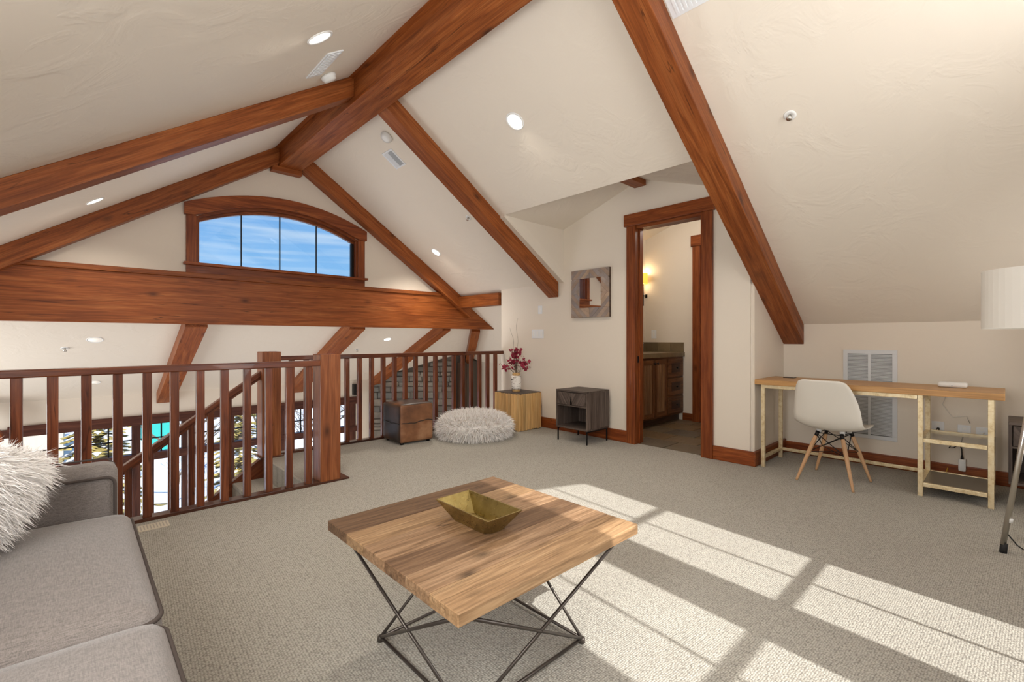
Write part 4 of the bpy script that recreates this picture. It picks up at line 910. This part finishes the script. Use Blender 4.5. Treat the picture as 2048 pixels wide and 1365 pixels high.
lathe('hub', [(.03, 1.13), (.035, 1.15), (.03, 1.18), (.012, 1.19), (.012, 1.28), (.02, 1.29), (.02, 1.33)], (LC.x, LC.y, 0), CHROME, lp, 20)
for k in range(3):
    a = 2 * PI * k / 3 + .5; tube('shade_spoke', [LC + Vector((.012 * math.cos(a), .012 * math.sin(a), 1.285)), LC + Vector((.236 * math.cos(a), .236 * math.sin(a), 1.205))], .003, CHROME, lp, 6)
lathe('bulb', [(.012, 1.33), (.03, 1.37), (.03, 1.40), (.015, 1.43), (.001, 1.435)], (LC.x, LC.y, 0), WHITEM, lp, 16)
tube('power_cord', [LC + ft * .93 + Vector((0, 0, .11)), (3.62, -.04, .05), (3.63, -.10, .006), (3.70, -.3, .006), (3.9, -.5, .006)], .0032, RUB, lp, 6)

# ================================================================== BATHROOM
st(box('wall_bath_back', (6.25, 6.35), (1.6, 3.8), (-.1, 3.2), WALL)); st(box('wall_bath_left', (4.54, 6.25), (3.72, 3.76), (-.1, 3.0), WALL)); st(box('wall_bath_right', (4.54, 6.25), (1.652, 1.70), (-.1, 3.0), WALL))
def zbath(y): return 2.97 - .34 * abs(y - 2.69)
v, f = merge([prism_vf([(4.545, 2.69, zbath(2.69)), (6.25, 2.69, zbath(2.69)), (6.25, 3.76, zbath(3.76)), (4.545, 3.76, zbath(3.76))], (0, 0, .06)), prism_vf([(4.545, 2.69, zbath(2.69)), (6.25, 2.69, zbath(2.69)), (6.25, 1.65, zbath(1.65)), (4.545, 1.65, zbath(1.65))], (0, 0, .06)),
              prism_vf([(4.53, 1.6, 2.8), (4.53, 3.8, 2.8), (4.53, 3.8, 3.1), (4.53, 1.6, 3.1)], (.02, 0, 0)), prism_vf([(4.53, 1.6, 2.4), (4.53, 3.8, 2.4), (4.53, 3.8, 2.85), (4.53, 1.6, 2.85)], (.02, 0, 0))])
st(obj('ceiling', v, f, CEIL, F=Matrix.Translation((0, 0, .0001))))
fb = st(box('floor_bath', (4.46, 6.25), (1.65, 3.75), (-.2, -.006), STUCCO)); WMf = WM[fb.name]
ys = [1.72 + .405 * k for k in range(6)]
for r in range(5):
    x0 = 4.47 + .36 * r; off = (.0, .2)[r % 2]
    y = 1.66 - off
    while y < 3.72:
        a, b = max(y + .006, 1.652), min(y + .40 - .006, 3.70); xa, xb = x0 + .006, min(x0 + .354, 6.245)
        if b - a > .04 and xb - xa > .03:
            if not (r == 0 and False): box('tile', (xa, xb), (a, b), (-.008, random.uniform(-.0015, .001)), SLATE, fb, .002, seg=1)
        y += .40
vn = thing('vanity', 'dark alder bathroom vanity with beadboard doors and three drawers', 'vanity', (5.6, 3.4, 0))
VYF = 3.115
box('carcass', (4.56, 6.24), (VYF + .02, 3.715), (.10, .895), CABW, vn, 0, 'z'); box('toe_kick', (4.56, 6.24), (VYF + .07, 3.7), (0, .10), DKW, vn)
box('face_frame', (4.56, 6.24), (VYF + .005, VYF + .022), (.10, .895), CABW, vn, .001, 'x')
def vdoor(x0, x1):
    d = box('door', (x0, x1), (VYF - .014, VYF + .006), (.125, .865), CABW, vn, .003, 'z'); w = (x1 - x0 - .11) / 4
    for a, b, c, e_ in ((x0, x0 + .05, .125, .865), (x1 - .05, x1, .125, .865), (x0 + .05, x1 - .05, .125, .185), (x0 + .05, x1 - .05, .805, .865)): box('rail', (a, b), (VYF - .022, VYF - .012), (c, e_), CABW, d, .002, 'z' if e_ - c > .3 else 'x')
    for i in range(4): box('bead', (x0 + .055 + i * w + .003, x0 + .055 + (i + 1) * w - .003), (VYF - .018, VYF - .012), (.187, .803), wood('vanity_bead', (.16, .08, .035), (.33, .18, .09), (.46, .27, .15), False, .45), d, .002, 'z')
    return d
for i, (a, b) in enumerate(((4.66, 4.93), (5.125, 5.43), (5.445, 5.75))):
    d = vdoor(a, b); kx = b - .03 if i % 2 else a + .03; lathe('knob', [(.006, 0), (.006, .012), (.014, .018), (.014, .028), (.001, .031)], (kx, VYF - .022, .82), BLACK, d, 12, Matrix.Rotation(PI / 2, 3, 'X'))
for z0_, z1_ in ((.13, .35), (.375, .60), (.625, .865)):
    d = box('drawer', (5.80, 6.21), (VYF - .014, VYF + .006), (z0_, z1_), CABW, vn, .004, 'x'); box('inset_panel', (5.88, 6.13), (VYF - .017, VYF - .013), (z0_ + .055, z1_ - .055), DKW, d, .002, 'x'); lathe('knob', [(.006, 0), (.006, .012), (.013, .018), (.013, .026), (.001, .029)], (6.005, VYF - .017, (z0_ + z1_) / 2), BLACK, d, 12, Matrix.Rotation(PI / 2, 3, 'X'))
cn = thing('countertop', 'tiled brown stone countertop with backsplash on the vanity', 'countertop', (5.4, 3.4, .896))
box('substrate', (4.56, 6.245), (VYF - .01, 3.715), (.896, .944), STUCCO, cn)
x = 4.56
while x < 6.2:
    x1_ = min(x + .2, 6.245); box('edge_tile', (x + .002, x1_ - .002), (VYF - .022, VYF - .01), (.893, .953), CTILE, cn, .002)
    for y in (3.105, 3.305, 3.505):
        if not (4.8 < x < 5.45 and y > 3.2 and y < 3.5): box('tile', (x + .002, x1_ - .002), (y + .002, min(y + .198, 3.71)), (.944, .953), CTILE, cn, .001)
    x = x1_
for y in (3.105, 3.305, 3.505): box('splash_tile', (6.23, 6.248), (y + .002, min(y + .198, 3.705)), (.953, 1.088), CTILE, cn, .002)
x = 4.56
while x < 6.2: box('splash_tile', (x + .002, min(x + .198, 6.228)), (3.70, 3.718), (.953, 1.088), CTILE, cn, .002); x += .2
sk = thing('sink', 'white oval drop-in sink in the vanity countertop', 'sink', (5.15, 3.36, .953))
vs = []; n = 40; rg = [(.30, .19, .953), (.30, .19, .970), (.275, .168, .972), (.25, .145, .955), (.2, .11, .87), (.06, .04, .84)]
for a_, b_, z_ in rg: vs += [(5.15 + a_ * math.cos(2 * PI * k / n), 3.36 + b_ * math.sin(2 * PI * k / n), z_) for k in range(n)]
fs = [(i * n + k, i * n + (k + 1) % n, (i + 1) * n + (k + 1) % n, (i + 1) * n + k) for i in range(len(rg) - 1) for k in range(n)] + [tuple((len(rg) - 1) * n + k for k in range(n))]
obj('basin', vs, fs, WHITEM, sk, smooth=True)
cup = thing('tumbler', 'dark patterned tumbler beside the bathroom sink', 'cup', (5.86, 3.56, .954)); lathe('body', [(.03, 0), (.038, .01), (.042, .12), (.038, .121)], (5.86, 3.56, .954), mat('pewter', (.12, .10, .09), .4, .5), cup, 20)
tube('rim', [(5.86 + .041 * math.cos(i * PI / 8), 3.56 + .041 * math.sin(i * PI / 8), 1.075) for i in range(16)], .003, CHROME, cup, 6, True)
hm = thing('hand_brush', 'cream handled bath brush standing in the dark tumbler', 'brush', (5.86, 3.56, 1.08)); Mh = Matrix.Rotation(math.radians(90), 3, 'X')
lathe('head', [(.001, -.008), (.05, -.006), (.055, 0), (.05, .006), (.001, .008)], (5.85, 3.56, 1.135), mat('cream_resin', (.62, .48, .32), .5), hm, 20, Matrix.Rotation(math.radians(70), 3, 'Z') @ Mh); tube('handle', [(5.86, 3.56, .97), (5.855, 3.56, 1.09)], .007, mat('cream_resin', (.62, .48, .32), .5), hm, 8)
sc_ = thing('wall_sconce', 'bronze wall sconce with glowing amber shade in the bathroom', 'sconce', (6.24, 3.73, 1.63))
lathe('lamp_shade', [(.060, 1.955), (.062, 1.957), (.062, 2.108), (.060, 2.11)], (6.165, 3.70, 0), SCON, sc_, 28)
tube('stem', [(6.165, 3.70, 1.63), (6.165, 3.70, 1.96)], .006, BLACK, sc_, 8); tube('arm', [(6.245, 3.70, 1.78), (6.165, 3.70, 1.78)], .007, BLACK, sc_, 8); box('backplate', (6.238, 6.251), (3.685, 3.715), (1.755, 1.805), BLACK, sc_, .003)
for z_, e_ in ((2.13, .9), (1.93, .4)):
    l = bpy.data.lights.new('sconce_glow', 'POINT'); l.energy = e_; l.color = (1, .80, .52); l.shadow_soft_size = .03; o = bpy.data.objects.new('sconce_glow', l); C.objects.link(o); o.location = (6.165, 3.70, z_)
l = bpy.data.lights.new('bath_fill', 'POINT'); l.energy = 11; l.color = (1, .95, .88); l.shadow_soft_size = .15; o = bpy.data.objects.new('bath_fill', l); C.objects.link(o); o.location = (5.2, 2.5, 2.6)  # added bathroom fill without a fixture
d2 = struct('door_2', (6.25, 2.5, 0)); box('casing', (6.20, 6.25), (2.86, 2.965), (0, 2.41), TRIM, d2, .004, 'z'); box('header', (6.19, 6.25), (1.95, 2.985), (2.41, 2.56), TRIM, d2, .004, 'y'); box('door_leaf', (6.225, 6.25), (2.0, 2.86), (.01, 2.41), TRIM, d2, 0, 'z')
lathe('knob', [(.012, 0), (.012, .03), (.026, .04), (.026, .06), (.001, .065)], (6.22, 2.08, .95), BLACK, d2, 16, Matrix.Rotation(-PI / 2, 3, 'Y'))
baseb('baseboard_bath', (6.225, 6.252), (2.965, 3.12), 'y', .10)

# ================================================================== OUTSIDE
GZ = -4.2
v, f = prism_vf([(-12, 20.5, -4.2), (-12, 22.6, -3.42), (-12, 30, -3.3), (-12, 30, -4.2)], (30, 0, 0)); st(obj('snow_bank', v, f, SNOW))
st(box('ground', (-60, 60), (9.0, 120), (GZ - .3, GZ), SNOW))
def conifer(label, x, y, h, r, seed):
    random.seed(seed); t = thing('snowy_conifer', label, 'tree', (x, y, GZ)); tube('trunk', [(x, y, GZ), (x, y, GZ + h)], [.14, .02], BARKB, t, 8)
    A_ = []; B_ = []; z = .5
    while z < h - .1:
        rr = r * (1 - z / h) + .12; m_ = max(5, int(13 * rr / r) + 4)
        for i in range(m_):
            a = random.uniform(0, 2 * PI); l = rr * random.uniform(.7, 1.1); d = Vector((math.cos(a), math.sin(a), 0)); s = Vector((-d.y, d.x, 0)); b = Vector((x, y, GZ + z + random.uniform(-.06, .06)))
            for q in range(5):
                u0 = .15 + q * .17; c = b + d * l * u0 + Vector((0, 0, -.28 * l * u0 ** 1.4)); w = .17 * l * (1.15 - u0 * .7) + .03; e_ = c + d * l * .26 + Vector((0, 0, -.07 * l))
                for sg in (-1, 1):
                    tip = c + (s * sg * 1.3 + d * .9).normalized() * w * 1.5 + Vector((0, 0, -.05)); A_.append(([c, e_, tip, c + Vector((0, 0, -.05))], [(0, 1, 2), (0, 2, 3), (3, 2, 1), (0, 3, 1)]))
                if random.random() < .45: B_.append(([c + Vector((0, 0, .035)), e_ + Vector((0, 0, .02)), c + s * w * .7 + Vector((0, 0, .015)), c - s * w * .7 + Vector((0, 0, .015))], [(0, 1, 2), (0, 3, 1), (2, 1, 3)]))
        z += .17
    v, f = merge(A_); q = obj('needles', v, f, NEEDLE, t); q['kind'] = 'stuff'; v, f = merge(B_); q = obj('snow', v, f, SNOW, t); q['kind'] = 'stuff'
conifer('snow-dusted olive conifer outside the leftmost far windows', .35, 13.2, 5.0, 1.5, 3)
conifer('snow-dusted conifer outside, seen beside the stair newel through the balusters', 3.35, 14.5, 4.6, 1.1, 5)
conifer('small low snowy conifer outside, seen behind the sofa arm', .1, 10.4, 2.3, .8, 9)
def bare(label, x, y, h, seed):
    random.seed(seed); parts = []
    def grow(p, d, l, r, k):
        e_ = p + d * l; m_ = p.lerp(e_, .5) + Vector([random.gauss(0, l * .05) for _ in range(3)]); parts.append(tube_vf([p, m_, e_], [r, r * .8, r * .62], 5))
        if k == 0: return
        for i in range(3 if k > 1 else 4):
            nd = (d + Vector((random.gauss(0, .55), random.gauss(0, .55), random.gauss(.12, .35)))).normalized(); grow(m_.lerp(e_, random.random()), nd, l * random.uniform(.55, .8), r * .55, k - 1)
    grow(Vector((x, y, GZ)), Vector((0, 0, 1)), h * .42, .07, 4); v, f = merge(parts); tag(obj('bare_tree', v, f, BARKB), label, 'tree')
for i, (x, y, h, w) in enumerate(((2.2, 17.6, 5, 'left of the second stair newel'), (4.9, 18.8, 5.5, 'right of the second stair newel'), (5.7, 14.5, 4.6, 'beside the corner newel post'), (6.6, 17, 6, 'seen through the gap nearest the chimney'), (3.2, 20, 5.5, 'farthest out on the snow'))): bare('leafless tree on the snow outside, ' + w, x, y, h, 20 + i)
tb_ = thing('teal_building', 'teal building outside the far windows behind the stair handrail', 'building', (2.7, 24, GZ)); box('wall', (2.15, 3.0), (23.5, 27), (GZ, -1.2), TEAL, tb_); lab(prism('roof', [(2.0, 23.3, -1.2), (3.15, 23.3, -1.2), (2.57, 23.3, -.7)], (0, 4, 0), SNOW, tb_), 'snow-covered roof')
for a in (2.2, 2.58): q = box('window', (a, a + .3), (23.42, 23.52), (-2.1, -1.5), WHITEM, tb_); box('glass', (a + .05, a + .25), (23.40, 23.43), (-2.05, -1.55), mat('far_glass', (.1, .14, .16), .1), q)
tn = thing('tan_house', 'pale tan house outside beyond the leftmost conifer', 'building', (-2.2, 24, GZ)); box('wall', (-4.5, -.3), (23, 28), (GZ, -.9), TAN, tn); prism('roof', [(-4.8, 22.8, -.9), (.0, 22.8, -.9), (-2.4, 22.8, .4)], (0, 5.5, 0), SNOW, tn)
